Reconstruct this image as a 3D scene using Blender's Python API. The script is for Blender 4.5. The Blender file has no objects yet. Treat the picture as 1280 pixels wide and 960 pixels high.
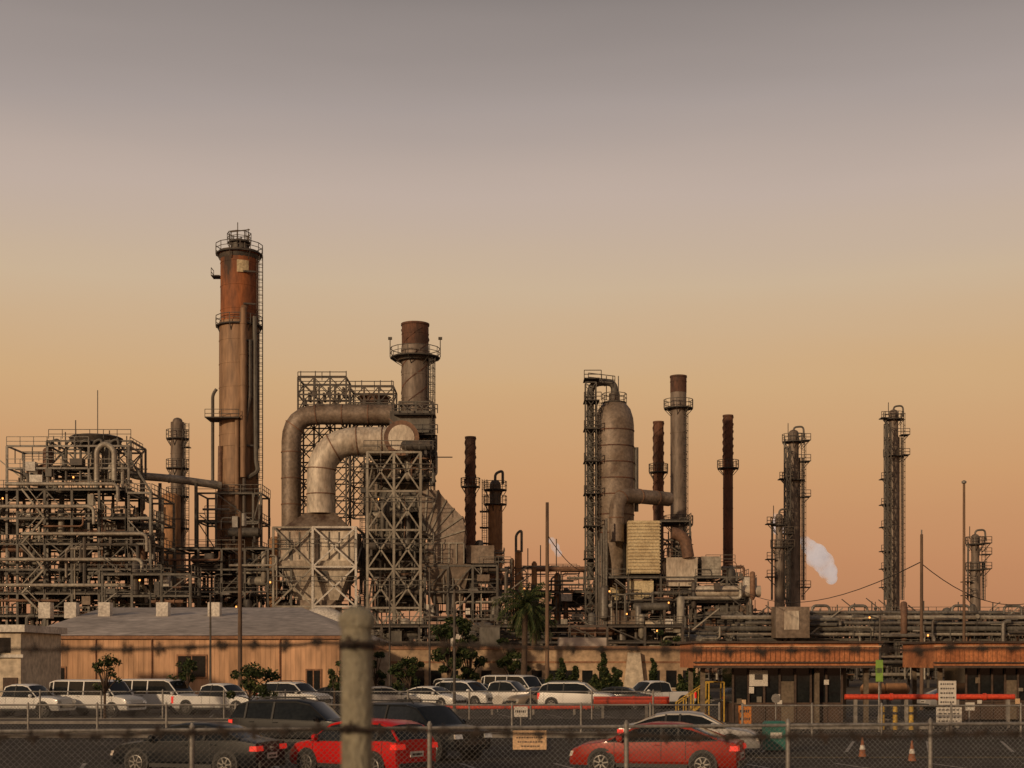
import bpy, math, random, bmesh
from mathutils import Vector, Matrix
random.seed(7)
sc = bpy.context.scene
CAMH = 3.2; F = 1800.0; HY = 825.0
def X(px, d): return (px-640.0)*d/F
def Z(py, d): return CAMH+(HY-py)*d/F
def S(w, d): return w*d/F

# ------------------------------------------------------------ materials
MATS = {}
def M(name, c1, c2=None, scale=0.6, rough=.7, metal=0., streak=1., bump=.0, c3=None, coat=0., lo=.38, hi=.62, spec=.5):
    m = bpy.data.materials.new(name); m.use_nodes = True
    nt = m.node_tree; N = nt.nodes; L = nt.links
    b = N['Principled BSDF']
    b.inputs['Roughness'].default_value = rough
    b.inputs['Metallic'].default_value = metal
    b.inputs['Specular IOR Level'].default_value = spec
    if coat: b.inputs['Coat Weight'].default_value = coat; b.inputs['Coat Roughness'].default_value = .06
    if c2 is None: c2 = tuple(v*0.72 for v in c1)
    tc = N.new('ShaderNodeTexCoord'); mp = N.new('ShaderNodeMapping')
    mp.inputs['Scale'].default_value = (1, 1, 1/streak)
    L.new(tc.outputs['Object'], mp.inputs['Vector'])
    n1 = N.new('ShaderNodeTexNoise'); n1.inputs['Scale'].default_value = scale; n1.inputs['Detail'].default_value = 7
    n1.inputs['Roughness'].default_value = .65
    L.new(mp.outputs[0], n1.inputs['Vector'])
    r = N.new('ShaderNodeValToRGB')
    r.color_ramp.elements[0].position = lo; r.color_ramp.elements[0].color = (*c1, 1)
    r.color_ramp.elements[1].position = hi; r.color_ramp.elements[1].color = (*c2, 1)
    if c3:
        e = r.color_ramp.elements.new(min(.95, hi+.09)); e.color = (*c3, 1)
    L.new(n1.outputs['Fac'], r.inputs[0])
    n2 = N.new('ShaderNodeTexNoise'); n2.inputs['Scale'].default_value = scale*9; n2.inputs['Detail'].default_value = 4
    L.new(mp.outputs[0] if streak>2 else tc.outputs['Object'], n2.inputs['Vector'])
    mr = N.new('ShaderNodeMapRange'); mr.inputs[1].default_value = .3; mr.inputs[2].default_value = .7
    mr.inputs[3].default_value = .68 if coat==0 else .95; mr.inputs[4].default_value = 1.25 if coat==0 else 1.05
    L.new(n2.outputs['Fac'], mr.inputs[0])
    vm = N.new('ShaderNodeVectorMath'); vm.operation = 'SCALE'
    L.new(r.outputs[0], vm.inputs[0]); L.new(mr.outputs[0], vm.inputs['Scale'])
    L.new(vm.outputs[0], b.inputs['Base Color'])
    if bump:
        bp = N.new('ShaderNodeBump'); bp.inputs['Strength'].default_value = bump; bp.inputs['Distance'].default_value = .1
        L.new(n2.outputs['Fac'], bp.inputs['Height']); L.new(bp.outputs[0], b.inputs['Normal'])
    MATS[name] = m
    return name
def EM(name, c, s):
    m = bpy.data.materials.new(name); m.use_nodes = True
    b = m.node_tree.nodes['Principled BSDF']
    b.inputs['Base Color'].default_value = (*c, 1)
    b.inputs['Emission Color'].default_value = (*c, 1); b.inputs['Emission Strength'].default_value = s
    MATS[name] = m; return name

M('steel_dark', (.06,.056,.052), (.10,.078,.06), .5, .6, .1)
M('steel_mid', (.14,.13,.112), (.08,.07,.058), .5, .6, .1, 3)
M('steel_pale', (.33,.30,.245), (.19,.165,.13), .4, .6, .1, 3)
M('pipe_grey', (.21,.195,.17), (.115,.10,.085), .4, .5, .2, 2)
M('pipe_pale', (.38,.35,.29), (.22,.185,.15), .4, .5, .1, 2)
M('deck', (.07,.062,.055), (.045,.04,.035), .5, .8)
M('column_tan', (.33,.205,.12), (.19,.11,.062), .28, .65, .1, 6, .3, (.08,.045,.03), lo=.34, hi=.58)
M('column_rust', (.46,.15,.045), (.20,.075,.032), .32, .75, .1, 4, .3, (.05,.03,.02), lo=.3, hi=.56)
M('rust_dark', (.16,.068,.038), (.075,.042,.03), .5, .8, .1, 3, .3)
M('orange_tan', (.44,.23,.105), (.27,.14,.065), .35, .7, .1, 3, .2)
M('duct', (.27,.215,.17), (.165,.12,.085), .30, .55, .2, 1.5, .3, (.085,.05,.035), lo=.35, hi=.58)
M('duct_rust', (.25,.14,.085), (.14,.08,.055), .30, .7, .2, 1.5, .3)
M('duct_light', (.60,.53,.43), (.38,.31,.24), .33, .5, .1, 2.5, .2, (.17,.10,.06), lo=.38, hi=.6)
M('vessel_grey', (.23,.185,.15), (.135,.10,.075), .35, .6, .2, 4, .2, (.075,.048,.033))
M('louver_cream', (.60,.50,.31), (.46,.36,.21), .5, .7)
M('white_metal', (.66,.62,.55), (.46,.42,.37), .6, .6)
M('concrete', (.30,.275,.24), (.20,.18,.16), .5, .9, 0, 1, .3)
M('asphalt', (.068,.061,.053), (.042,.039,.036), .22, .95, 0, 1, .4, (.10,.087,.073), spec=.15)
M('earth', (.09,.07,.05), (.06,.045,.035), .1, .95)
M('line_white', (.46,.43,.38), (.18,.165,.15), 3, .8)
M('line_yellow', (.46,.30,.07), (.25,.17,.06), 3, .8)
M('wall_orange', (.60,.36,.21), (.48,.28,.155), .22, .8, 0, 5)
M('wall_trim', (.33,.17,.09), (.22,.11,.06), .5, .8)
M('roof_grey', (.56,.49,.43), (.38,.33,.29), .13, .85)
M('stucco', (.50,.36,.23), (.38,.265,.165), .3, .9)
M('stucco_pale', (.62,.53,.40), (.48,.40,.30), .3, .9)
M('canopy_rust', (.52,.21,.085), (.34,.125,.05), .8, .7, 0, 2)
M('canopy_top', (.09,.055,.038), (.06,.042,.033), .8, .8)
M('canopy_post', (.17,.13,.09), (.12,.09,.06), .8, .8)
M('dark_inside', (.02,.018,.016), (.03,.025,.02), 1, .9)
M('glass_dark', (.012,.014,.015), (.018,.02,.02), 1, .06, spec=.35)
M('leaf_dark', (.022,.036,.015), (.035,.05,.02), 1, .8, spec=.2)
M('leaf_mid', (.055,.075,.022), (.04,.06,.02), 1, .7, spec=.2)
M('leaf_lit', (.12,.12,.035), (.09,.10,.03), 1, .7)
M('bark', (.10,.065,.04), (.06,.04,.03), 3, .9)
M('wood_pole', (.19,.12,.075), (.10,.065,.045), 1.2, .9, 0, 8)
M('rubber', (.018,.017,.016), (.025,.024,.022), 3, .85)
M('alloy', (.28,.27,.25), (.2,.19,.18), 3, .4, .6)
M('paint_black', (.008,.009,.011), (.006,.007,.009), .4, .4, 0, coat=.12, spec=.15)
M('paint_charcoal', (.012,.015,.018), (.010,.012,.015), .4, .4, 0, coat=.2, spec=.15)
M('paint_red', (.55,.008,.008), (.50,.007,.007), .4, .4, 0, coat=.22, spec=.2)
M('paint_orange_red', (.33,.022,.010), (.28,.018,.009), .4, .4, .0, coat=.28, spec=.2)
M('paint_white', (.78,.77,.74), (.72,.71,.68), .4, .35, 0, coat=.3)
M('paint_silver', (.44,.43,.42), (.40,.39,.38), .4, .35, .3, coat=.3)
M('paint_tan', (.30,.25,.19), (.26,.21,.16), .4, .35, .2, coat=.3)
M('chrome', (.6,.58,.55), (.5,.48,.45), 2, .15, 1)
M('lamp_clear', (.7,.68,.62), (.6,.58,.52), 4, .1, .3, coat=1)
EM('tail_red', (.8,.02,.01), .4)
EM('lamp_orange', (1,.36,.08), 2.6)
M('plastic_black', (.02,.02,.02), (.028,.028,.028), 3, .6)
M('galv', (.30,.285,.26), (.19,.175,.16), 2, .55, .3)
M('post_paint', (.30,.275,.20), (.20,.18,.13), 9, .65, 0, 3, .5, (.10,.065,.04))
M('wire_dark', (.028,.024,.021), (.05,.033,.025), 30, .8, .1)
M('pipe_red', (.75,.085,.035), (.6,.065,.03), 1, .5)
M('yellow', (.60,.38,.05), (.43,.27,.04), 1, .6)
M('sign_white', (.68,.64,.57), (.58,.54,.48), 4, .6)
M('sign_tan', (.68,.46,.27), (.58,.39,.23), 4, .6)
M('sign_orange', (.65,.22,.04), (.52,.18,.03), 4, .6)
M('sign_green', (.25,.42,.07), (.2,.34,.06), 4, .6)
M('sign_ink', (.06,.05,.045), (.05,.04,.04), 4, .8)
M('teal', (.03,.16,.13), (.025,.11,.09), 2, .6)
M('cone_orange', (.34,.13,.06), (.24,.09,.045), 4, .8)

# ------------------------------------------------------------ mesh builder
class MB:
    def __init__(s): s.v=[]; s.f=[]; s.m=[]; s.names=[]
    def mi(s,n):
        if n not in s.names: s.names.append(n)
        return s.names.index(n)
    def add(s, vs, fs, mat):
        o=len(s.v); s.v.extend([tuple(p) for p in vs]); k=s.mi(mat)
        for f in fs: s.f.append(tuple(o+i for i in f)); s.m.append(k)
    def box(s, x0,x1,y0,y1,z0,z1,mat):
        vs=[(x0,y0,z0),(x1,y0,z0),(x1,y1,z0),(x0,y1,z0),(x0,y0,z1),(x1,y0,z1),(x1,y1,z1),(x0,y1,z1)]
        s.add(vs,[(0,3,2,1),(4,5,6,7),(0,1,5,4),(1,2,6,5),(2,3,7,6),(3,0,4,7)],mat)
    def frus(s,cx,cy,z0,z1,a0,b0,a1,b1,mat,cx1=None):
        if cx1 is None: cx1=cx
        vs=[(cx-a0,cy-b0,z0),(cx+a0,cy-b0,z0),(cx+a0,cy+b0,z0),(cx-a0,cy+b0,z0),
            (cx1-a1,cy-b1,z1),(cx1+a1,cy-b1,z1),(cx1+a1,cy+b1,z1),(cx1-a1,cy+b1,z1)]
        s.add(vs,[(0,3,2,1),(4,5,6,7),(0,1,5,4),(1,2,6,5),(2,3,7,6),(3,0,4,7)],mat)
    def cyl(s,p1,p2,r1,r2=None,n=10,mat='steel_mid',caps=True):
        if r2 is None: r2=r1
        p1=Vector(p1); p2=Vector(p2); d=p2-p1
        if d.length<1e-6: return
        d.normalize()
        up=Vector((0,0,1)) if abs(d.z)<.9 else Vector((0,1,0))
        u=d.cross(up).normalized(); w=u.cross(d)
        vs=[];off=math.pi/4 if n==4 else 0
        for p,r in((p1,r1),(p2,r2)):
            for i in range(n):
                a=off+2*math.pi*i/n; vs.append(p+u*(r*math.cos(a))+w*(r*math.sin(a)))
        fs=[(i,i+n,(i+1)%n+n,(i+1)%n) for i in range(n)]
        if caps: fs+= [tuple(range(n)), tuple(range(2*n-1,n-1,-1))]
        s.add(vs,fs,mat)
    def beam(s,p1,p2,w,mat='steel_mid'): s.cyl(p1,p2,w*.707,None,4,mat)
    def lathe(s,cx,cy,prof,n,mat):
        vs=[];fs=[]
        for r,z in prof:
            for i in range(n):
                a=2*math.pi*i/n; vs.append((cx+r*math.cos(a),cy+r*math.sin(a),z))
        for k in range(len(prof)-1):
            for i in range(n):
                j=(i+1)%n; fs.append((k*n+i,k*n+j,(k+1)*n+j,(k+1)*n+i))
        fs.append(tuple(range(n-1,-1,-1))); fs.append(tuple((len(prof)-1)*n+i for i in range(n)))
        s.add(vs,fs,mat)
    def tube(s,pts,r,mat,n=12,rad=0,seg=6,ribs=0,ribm=None,ribh=.08,caps=True,rs=None):
        pts=[Vector(p) for p in pts]
        if rad:
            out=[pts[0]]
            for i in range(1,len(pts)-1):
                a,b,c=pts[i-1],pts[i],pts[i+1]
                d1=(a-b);d2=(c-b);q=min(rad,d1.length*.49,d2.length*.49) if len(pts)>3 else min(rad,d1.length*.98,d2.length*.98)
                s1=b+d1.normalized()*q; s2=b+d2.normalized()*q
                for k in range(seg+1):
                    t=k/seg; out.append(s1*(1-t)**2+b*2*t*(1-t)+s2*t*t)
            out.append(pts[-1]); pts=out
        cl=[pts[0]]
        for p in pts[1:]:
            if (p-cl[-1]).length>1e-4: cl.append(p)
        if len(cl)<2: return
        pts=cl; vs=[];fs=[];pu=None
        for i,p in enumerate(pts):
            t=(pts[min(i+1,len(pts)-1)]-pts[max(i-1,0)]).normalized()
            if pu is None:
                up=Vector((0,1,0)) if abs(t.y)<.9 else Vector((0,0,1)); u=t.cross(up).normalized()
            else: u=(pu-t*pu.dot(t)).normalized()
            pu=u; w=u.cross(t); rr=r if rs is None else rs[min(i,len(rs)-1)]
            for k in range(n):
                a=2*math.pi*k/n; vs.append(p+u*(rr*math.cos(a))+w*(rr*math.sin(a)))
        for i in range(len(pts)-1):
            for k in range(n):
                j=(k+1)%n; fs.append((i*n+k,(i+1)*n+k,(i+1)*n+j,i*n+j))
        if caps: fs+=[tuple(range(n)),tuple((len(pts)-1)*n+k for k in range(n-1,-1,-1))]
        s.add(vs,fs,mat)
        if ribs:
            acc=0
            for i in range(len(pts)-1):
                a,b=pts[i],pts[i+1]; Ls=(b-a).length; t=(b-a).normalized() ; pos=ribs-acc
                while pos<Ls:
                    c=a+t*pos; s.cyl(c-t*.07,c+t*.07,r+ribh,None,n,ribm or mat); pos+=ribs
                acc=(acc+Ls)%ribs
    def obj(s,name,sharp=38,parent=None):
        me=bpy.data.meshes.new(name+'_mesh'); me.from_pydata(s.v,[],s.f)
        for n in s.names: me.materials.append(MATS[n])
        me.polygons.foreach_set('material_index',s.m)
        me.polygons.foreach_set('use_smooth',[True]*len(s.f))
        me.update(); me.set_sharp_from_angle(angle=math.radians(sharp))
        o=bpy.data.objects.new(name,me); sc.collection.objects.link(o)
        if parent: o.parent=parent
        return o

def platform(m,cx,cy,z,r0,r1,n=14,h=1.15,w=.08,mat='steel_dark',brackets=True):
    m.lathe(cx,cy,[(r1,z-.16),(r1,z)],n,'deck')
    pr=[(cx+r1*math.cos(2*math.pi*i/n),cy+r1*math.sin(2*math.pi*i/n)) for i in range(n)]
    for i in range(n):
        a=pr[i];b=pr[(i+1)%n]
        m.beam((a[0],a[1],z),(a[0],a[1],z+h),w,mat)
        m.beam((a[0],a[1],z+h),(b[0],b[1],z+h),w,mat)
        m.beam((a[0],a[1],z+h*.5),(b[0],b[1],z+h*.5),w*.8,mat)
        if brackets and i%2==0:
            k=r0/r1
            m.beam((a[0],a[1],z-.1),(cx+(a[0]-cx)*k,cy+(a[1]-cy)*k,z-1.1),w*1.2,mat)
def ladder(m,x,y,z0,z1,mat='steel_dark',w=.28,cage=True):
    m.beam((x-w,y,z0),(x-w,y,z1),.09,mat); m.beam((x+w,y,z0),(x+w,y,z1),.09,mat)
    z=z0
    while z<z1: m.beam((x-w,y,z),(x+w,y,z),.05,mat); z+=.5
    if cage:
        z=z0+2.2
        while z<z1:
            pts=[(x-w,y),(x-w-.12,y-.4),(x,y-.75),(x+w+.12,y-.4),(x+w,y)]
            for a,b in zip(pts[:-1],pts[1:]): m.beam((*a,z),(*b,z),.06,mat)
            z+=1.0
        for q in ((x-w-.12,y-.4),(x,y-.75),(x+w+.12,y-.4)): m.beam((*q,z0+2.2),(*q,z1),.05,mat)
def helix(m,cx,cy,r,z0,z1,turns,w,mat):
    n=int(turns*12); 
    for st in range(3):
        pr=None
        for i in range(n+1):
            a=2*math.pi*(i/12)+st*2.094; z=z0+(z1-z0)*i/n
            p=(cx+r*math.cos(a),cy+r*math.sin(a),z)
            if pr: m.beam(pr,p,w,mat)
            pr=p
def lattice(m,x0,x1,y0,y1,z0,z1,n,w,mat='steel_mid',bw=None,nx=1,sides=True):
    bw=bw or w*.55
    xs=[x0+(x1-x0)*i/nx for i in range(nx+1)]; zs=[z0+(z1-z0)*i/n for i in range(n+1)]
    for y in (y0,y1):
        for x in xs: m.beam((x,y,z0),(x,y,z1),w,mat)
        for k in range(n+1): m.beam((x0,y,zs[k]),(x1,y,zs[k]),w*.8,mat)
        for i in range(nx):
            for k in range(n):
                m.beam((xs[i],y,zs[k]),(xs[i+1],y,zs[k+1]),bw,mat); m.beam((xs[i+1],y,zs[k]),(xs[i],y,zs[k+1]),bw,mat)
    if sides:
        for x in (x0,x1):
            for k in range(n+1): m.beam((x,y0,zs[k]),(x,y1,zs[k]),w*.8,mat)
            for k in range(n): m.beam((x,y0,zs[k]),(x,y1,zs[k+1]),bw,mat)
def rail(m,p1,p2,h=1.1,w=.07,mat='steel_dark',step=1.5):
    p1=Vector(p1);p2=Vector(p2);L=(p2-p1).length;n=max(1,int(L/step))
    for k in (h,h*.5): m.beam(p1+Vector((0,0,k)),p2+Vector((0,0,k)),w,mat)
    for i in range(n+1):
        q=p1.lerp(p2,i/n); m.beam(q,q+Vector((0,0,h)),w,mat)
def frame(m,xs,ys,zs,w=.32,mat='steel_mid',deckp=.5,brp=.3,rails=True,rng=random):
    for x in xs:
        for y in ys: m.beam((x,y,0),(x,y,zs[-1]),w,mat)
    for z in zs:
        for y in ys: m.beam((xs[0],y,z),(xs[-1],y,z),w*.85,mat)
        for x in xs: m.beam((x,ys[0],z),(x,ys[-1],z),w*.7,mat)
        if rails:
            for i in range(len(xs)-1):
                if rng.random()<.65: rail(m,(xs[i],ys[0]-.15,z),(xs[i+1],ys[0]-.15,z),mat=mat)
            rail(m,(xs[-1]+.15,ys[0],z),(xs[-1]+.15,ys[-1],z),mat=mat)
        for i in range(len(xs)-1):
            for j in range(len(ys)-1):
                if rng.random()<deckp: m.box(xs[i]+.02,xs[i+1]-.02,ys[j]+.02,ys[j+1]-.02,z+.20,z+.26,'deck')
    zz=[0]+list(zs)
    for k in range(len(zz)-1):
        for i in range(len(xs)-1):
            if rng.random()<brp:
                a,b=(xs[i],xs[i+1]) if rng.random()<.5 else (xs[i+1],xs[i])
                m.beam((a,ys[0],zz[k]),(b,ys[0],zz[k+1]),w*.5,mat)
PM=['pipe_grey','steel_mid','pipe_pale','steel_mid','steel_dark','pipe_grey','duct_rust','steel_pale','steel_dark']
def clutter(m,x0,x1,y0,y1,z0,z1,n,seed,big=1.0,lamps=0,flat=False):
    g=random.Random(seed)
    for _ in range(n):
        t=g.random(); x=g.uniform(x0,x1);y=g.uniform(y0,y1);z=g.uniform(z0,z1);mt=g.choice(PM)
        if flat and .55<=t<.74: t=g.uniform(0,.5)
        if t<.32:
            L=g.uniform(2,9);r=g.choice((.06,.08,.1,.13,.18,.26))*big; xe=min(x+L,x1)
            pts=[(x,y,z),(xe,y,z)]
            if g.random()<.6: pts.append((xe,y,max(z0,min(z1,z+g.uniform(-4,4)))))
            if g.random()<.4: pts.insert(0,(x,y,max(z0,z-g.uniform(1,4))))
            m.tube(pts,r,mt,8,.5)
            for q in range(g.randint(0,3)):
                c=g.uniform(x,xe); m.cyl((c-.05,y,z),(c+.05,y,z),r*1.6,None,8,mt)
        elif t<.55:
            r=g.choice((.06,.08,.1,.13,.18,.28))*big;h=g.uniform(2,7)
            pts=[(x,y,max(z0,z-h)),(x,y,z)]
            if g.random()<.6: pts.append((max(x0,min(x1,x+g.uniform(-3,3))),y,z))
            m.tube(pts,r,mt,8,.5)
        elif t<.61:
            L=g.uniform(2.5,5);r=g.uniform(.45,.85)*big;xe=min(x+L,x1)
            if xe-x>1.2:
                m.tube([(x-.25,y,z),(x,y,z),(xe,y,z),(xe+.25,y,z)],r,mt,14,rs=[r*.55,r,r,r*.55])
                m.box(x+.4,x+.7,y-.4,y+.4,z-r-.7,z-r+.1,'steel_dark'); m.box(xe-.7,xe-.4,y-.4,y+.4,z-r-.7,z-r+.1,'steel_dark')
        elif t<.66:
            r=g.uniform(.35,.8)*big;h=g.uniform(2,4.5)
            m.lathe(x,y,[(r*.4,z-.3),(r,z),(r,z+h),(r*.7,z+h+r*.45),(r*.2,z+h+r*.6)],14,mt)
        elif t<.74:
            a=g.uniform(.3,1.1)*big;h=g.uniform(.5,1.6); m.box(x-a,x+a,y-a,y+a,z,z+h,g.choice(['steel_pale','steel_mid','duct','white_metal','steel_dark']))
        elif t<.84:
            L=g.uniform(1.5,4); m.beam((x,y,z),(x+L*g.choice((-1,1)),y,z+L*.8),.13,mt)
            m.beam((x+.05,y+.6,z),(x+.05+L,y+.6,z),.12,'steel_dark')
        elif t<.92:
            h=g.uniform(1,3); m.beam((x,y,z),(x,y,z+h),.1,'steel_dark'); m.cyl((x,y,z+h*.5),(x,y-.25,z+h*.5),.25,None,10,mt)
        else:
            rail(m,(x,y,z),(min(x1,x+4),y,z),mat='steel_mid')
    for _ in range(int(lamps*.55)):
        x=g.uniform(x0,x1);z=g.uniform(z0,z1); y=y0-.3
        m.beam((x,y,z-1),(x,y,z),.07,'steel_dark'); m.cyl((x,y-.02,z),(x,y-.02,z+.2),.09,None,6,'lamp_orange')

# ------------------------------------------------------------ ground
g=MB(); g.add([(-1500,-100,0),(1500,-100,0),(1500,4000,0),(-1500,4000,0)],[(0,1,2,3)],'earth'); g.obj('ground')
g=MB(); g.add([(-120,8,.004),(120,8,.004),(120,112,.004),(-120,112,.004)],[(0,1,2,3)],'asphalt'); g.obj('parking_lot_asphalt')
g=MB()
def line(x0,y0,x1,y1,w,mat,z=.009):
    d=Vector((x1-x0,y1-y0,0)).normalized(); n=Vector((-d.y,d.x,0))*w*.5
    a=Vector((x0,y0,z));b=Vector((x1,y1,z)); g.add([a-n,b-n,b+n,a+n],[(0,1,2,3)],mat)
for i in range(-9,12): line(i*2.9,38,i*2.9-1.6,44.5,.12,'line_white')
for i in range(2,12): line(i*2.9,50,i*2.9+1.8,56.5,.12,'line_white')
line(8,47.2,40,47.6,.15,'line_yellow'); line(-40,64.5,60,64.5,.14,'line_yellow')
for i in range(-18,10): line(i*2.8,80,i*2.8-.8,85,.12,'line_white')
g.obj('parking_markings')
def island(x0,x1,y0,y1):
    m=MB(); m.box(x0,x1,y0,y0+.18,0,.14,'concrete'); m.box(x0,x1,y1-.18,y1,0,.14,'concrete')
    m.box(x0,x0+.18,y0+.18,y1-.18,0,.14,'concrete'); m.box(x1-.18,x1,y0+.18,y1-.18,0,.14,'concrete')
    m.box(x0+.18,x1-.18,y0+.18,y1-.18,0,.11,'earth'); m.obj('kerbed_island')
island(-42,-3,72,75.5); island(-40,10,59.2,61)
island(9.5,19.5,66.5,78); 

# ------------------------------------------------------------ fences
def chainlink(name,x0,y0,x1,y1,h,posts,mesh=.09,wr=.004,pr=.035):
    m=MB(); d=Vector((x1-x0,y1-y0,0)); L=d.length; d.normalize(); o=Vector((x0,y0,0))
    P=lambda s,z: o+d*s+Vector((0,0,z))
    for s_ in posts:
        m.cyl(P(s_,0),P(s_,h+.05),pr*1.25,None,10,'galv'); m.cyl(P(s_,h+.05),P(s_,h+.12),pr*1.4,pr*.5,10,'galv')
    m.cyl(P(0,h),P(L,h),pr*.9,None,8,'galv'); m.cyl(P(0,.08),P(L,.08),.006,None,4,'galv')
    nrm=Vector((-d.y,d.x,0))*.02
    s=-h
    while s<L:
        for k,off in ((1,-1),(-1,1)):
            a,b=(s,s+h) ; za,zb=(0.03,h-.03) if k==1 else (h-.03,.03)
            if a<0: za=za+(zb-za)*(-a)/(b-a); a=0
            if b>L: zb=zb-(zb-za)*(b-L)/(b-a) if b-a>1e-4 else zb; b=L
            if b-a>.03: m.cyl(P(a,za)+nrm*off*.3,P(b,zb)+nrm*off*.3,wr,None,3,'galv',False)
        s+=mesh
    return m.obj(name)
fx0,fy0=X(-120,24.0),24.0; fx1,fy1=X(1420,27.6),27.6
fd=Vector((fx1-fx0,fy1-fy0)); fL=fd.length
posts=[]
for px in (-70,240,537,783,985,1163,1320):
    t=(px-640)/F; s_=(t*fy0-fx0)/((fx1-fx0)-t*(fy1-fy0)); posts.append(s_*fL)
chainlink('chain_link_fence',fx0,fy0,fx1,fy1,2.0,posts,.10,.0036)
chainlink('chain_link_fence',-30,62.5,9.0,62.5,1.25,[i*3 for i in range(14)],.16,.006,.04)
chainlink('chain_link_fence',9.6,60,27,60,1.3,[i*2.9 for i in range(7)],.16,.006,.04)

# near barbed wire fence
m=MB(); nd=6.0
for xp in (X(446,nd),X(446,nd)+3.4,X(446,nd)-3.4):
    zt=Z(775,nd)
    m.cyl((xp,nd,0),(xp,nd,zt),.066,None,20,'post_paint')
    m.lathe(xp,nd,[(.074,zt-.03),(.078,zt),(.074,zt+.02),(.055,zt+.045),(.02,zt+.058)],20,'post_paint')
    for zz in (Z(808,nd),Z(912,nd),2.55,2.2,1.85,1.5,1.15,.8,.45): m.cyl((xp-.075,nd-.0,zz),(xp+.075,nd,zz),.014,None,6,'wire_dark'); m.lathe(xp,nd,[(.071,zz-.012),(.071,zz+.012)],16,'wire_dark')
g_=random.Random(3)
for zz in (Z(803,nd),Z(909,nd),2.55,2.2,1.85,1.5,1.15,.8,.45):
    x=-4.05; prev=None; k=0
    while x<2.75:
        ph=((x-X(446,nd))/3.4)%1; z=zz-.035*math.sin(math.pi*ph)+g_.uniform(-.005,.005)
        p=Vector((x,nd-.085+g_.uniform(-.004,.004),z))
        if prev: m.cyl(prev,p,.0075,None,5,'wire_dark')
        if k%2==0:
            for q in range(3):
                v=Vector((g_.uniform(-.5,.5),g_.uniform(-1,1),g_.uniform(-1,1))).normalized()*.034
                m.cyl(p-v,p+v,.0055,.003,4,'wire_dark')
            m.cyl(p-Vector((.022,0,0)),p+Vector((.022,0,0)),.014,None,6,'wire_dark')
        prev=p; x+=.065; k+=1
m.obj('barbed_wire_fence')

# ------------------------------------------------------------ vehicles
ST={
'sedan':([(-2.36,.60,.62,.70,0),(-2.32,.92,.95,.82,0),(-1.80,1.00,1.05,.89,0),(-1.10,.98,1.36,.90,1),(-.65,.97,1.44,.91,1),(.05,.95,1.45,.91,1),(.50,.94,1.38,.91,1),(1.25,.92,.97,.90,0),(1.95,.82,.87,.87,0),(2.28,.68,.72,.78,0),(2.38,.45,.48,.68,0)],1.42,.33),
'hatch':([(-2.05,.60,.62,.74,0),(-2.03,1.00,1.04,.82,0),(-1.72,1.04,1.44,.87,1),(-1.35,1.03,1.54,.88,1),(.0,.98,1.56,.89,1),(.50,.97,1.47,.89,1),(1.18,.95,1.00,.88,0),(1.80,.84,.90,.86,0),(2.08,.66,.70,.78,0),(2.15,.45,.48,.70,0)],1.28,.33),
'suv':([(-2.42,.65,.67,.84,0),(-2.40,1.12,1.16,.90,0),(-2.15,1.15,1.66,.93,1),(-1.75,1.14,1.78,.94,1),(.1,1.10,1.80,.94,1),(.60,1.08,1.70,.94,1),(1.25,1.08,1.14,.94,0),(2.05,1.02,1.07,.92,0),(2.36,.90,.94,.86,0),(2.42,.55,.58,.80,0)],1.50,.38),
'van':([(-2.80,.65,.67,.92,0),(-2.79,1.18,1.20,.96,0),(-2.72,1.20,1.95,.97,1),(-2.4,1.20,2.05,.98,1),(.9,1.20,2.06,.98,1),(1.25,1.18,1.95,.98,1),(1.85,1.15,1.20,.97,0),(2.55,1.02,1.08,.95,0),(2.74,.90,.93,.90,0),(2.80,.55,.58,.86,0)],1.80,.37),
'pickup':([(-2.85,.70,.72,.90,0),(-2.84,1.08,1.085,.94,0),(-.95,1.10,1.105,.95,0),(-.80,1.12,1.72,.95,1),(-.45,1.12,1.82,.95,1),(.35,1.10,1.83,.95,1),(.70,1.10,1.74,.95,1),(1.30,1.10,1.16,.95,0),(2.35,1.06,1.10,.93,0),(2.70,.95,.98,.88,0),(2.78,.55,.58,.82,0)],1.80,.40)}
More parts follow.
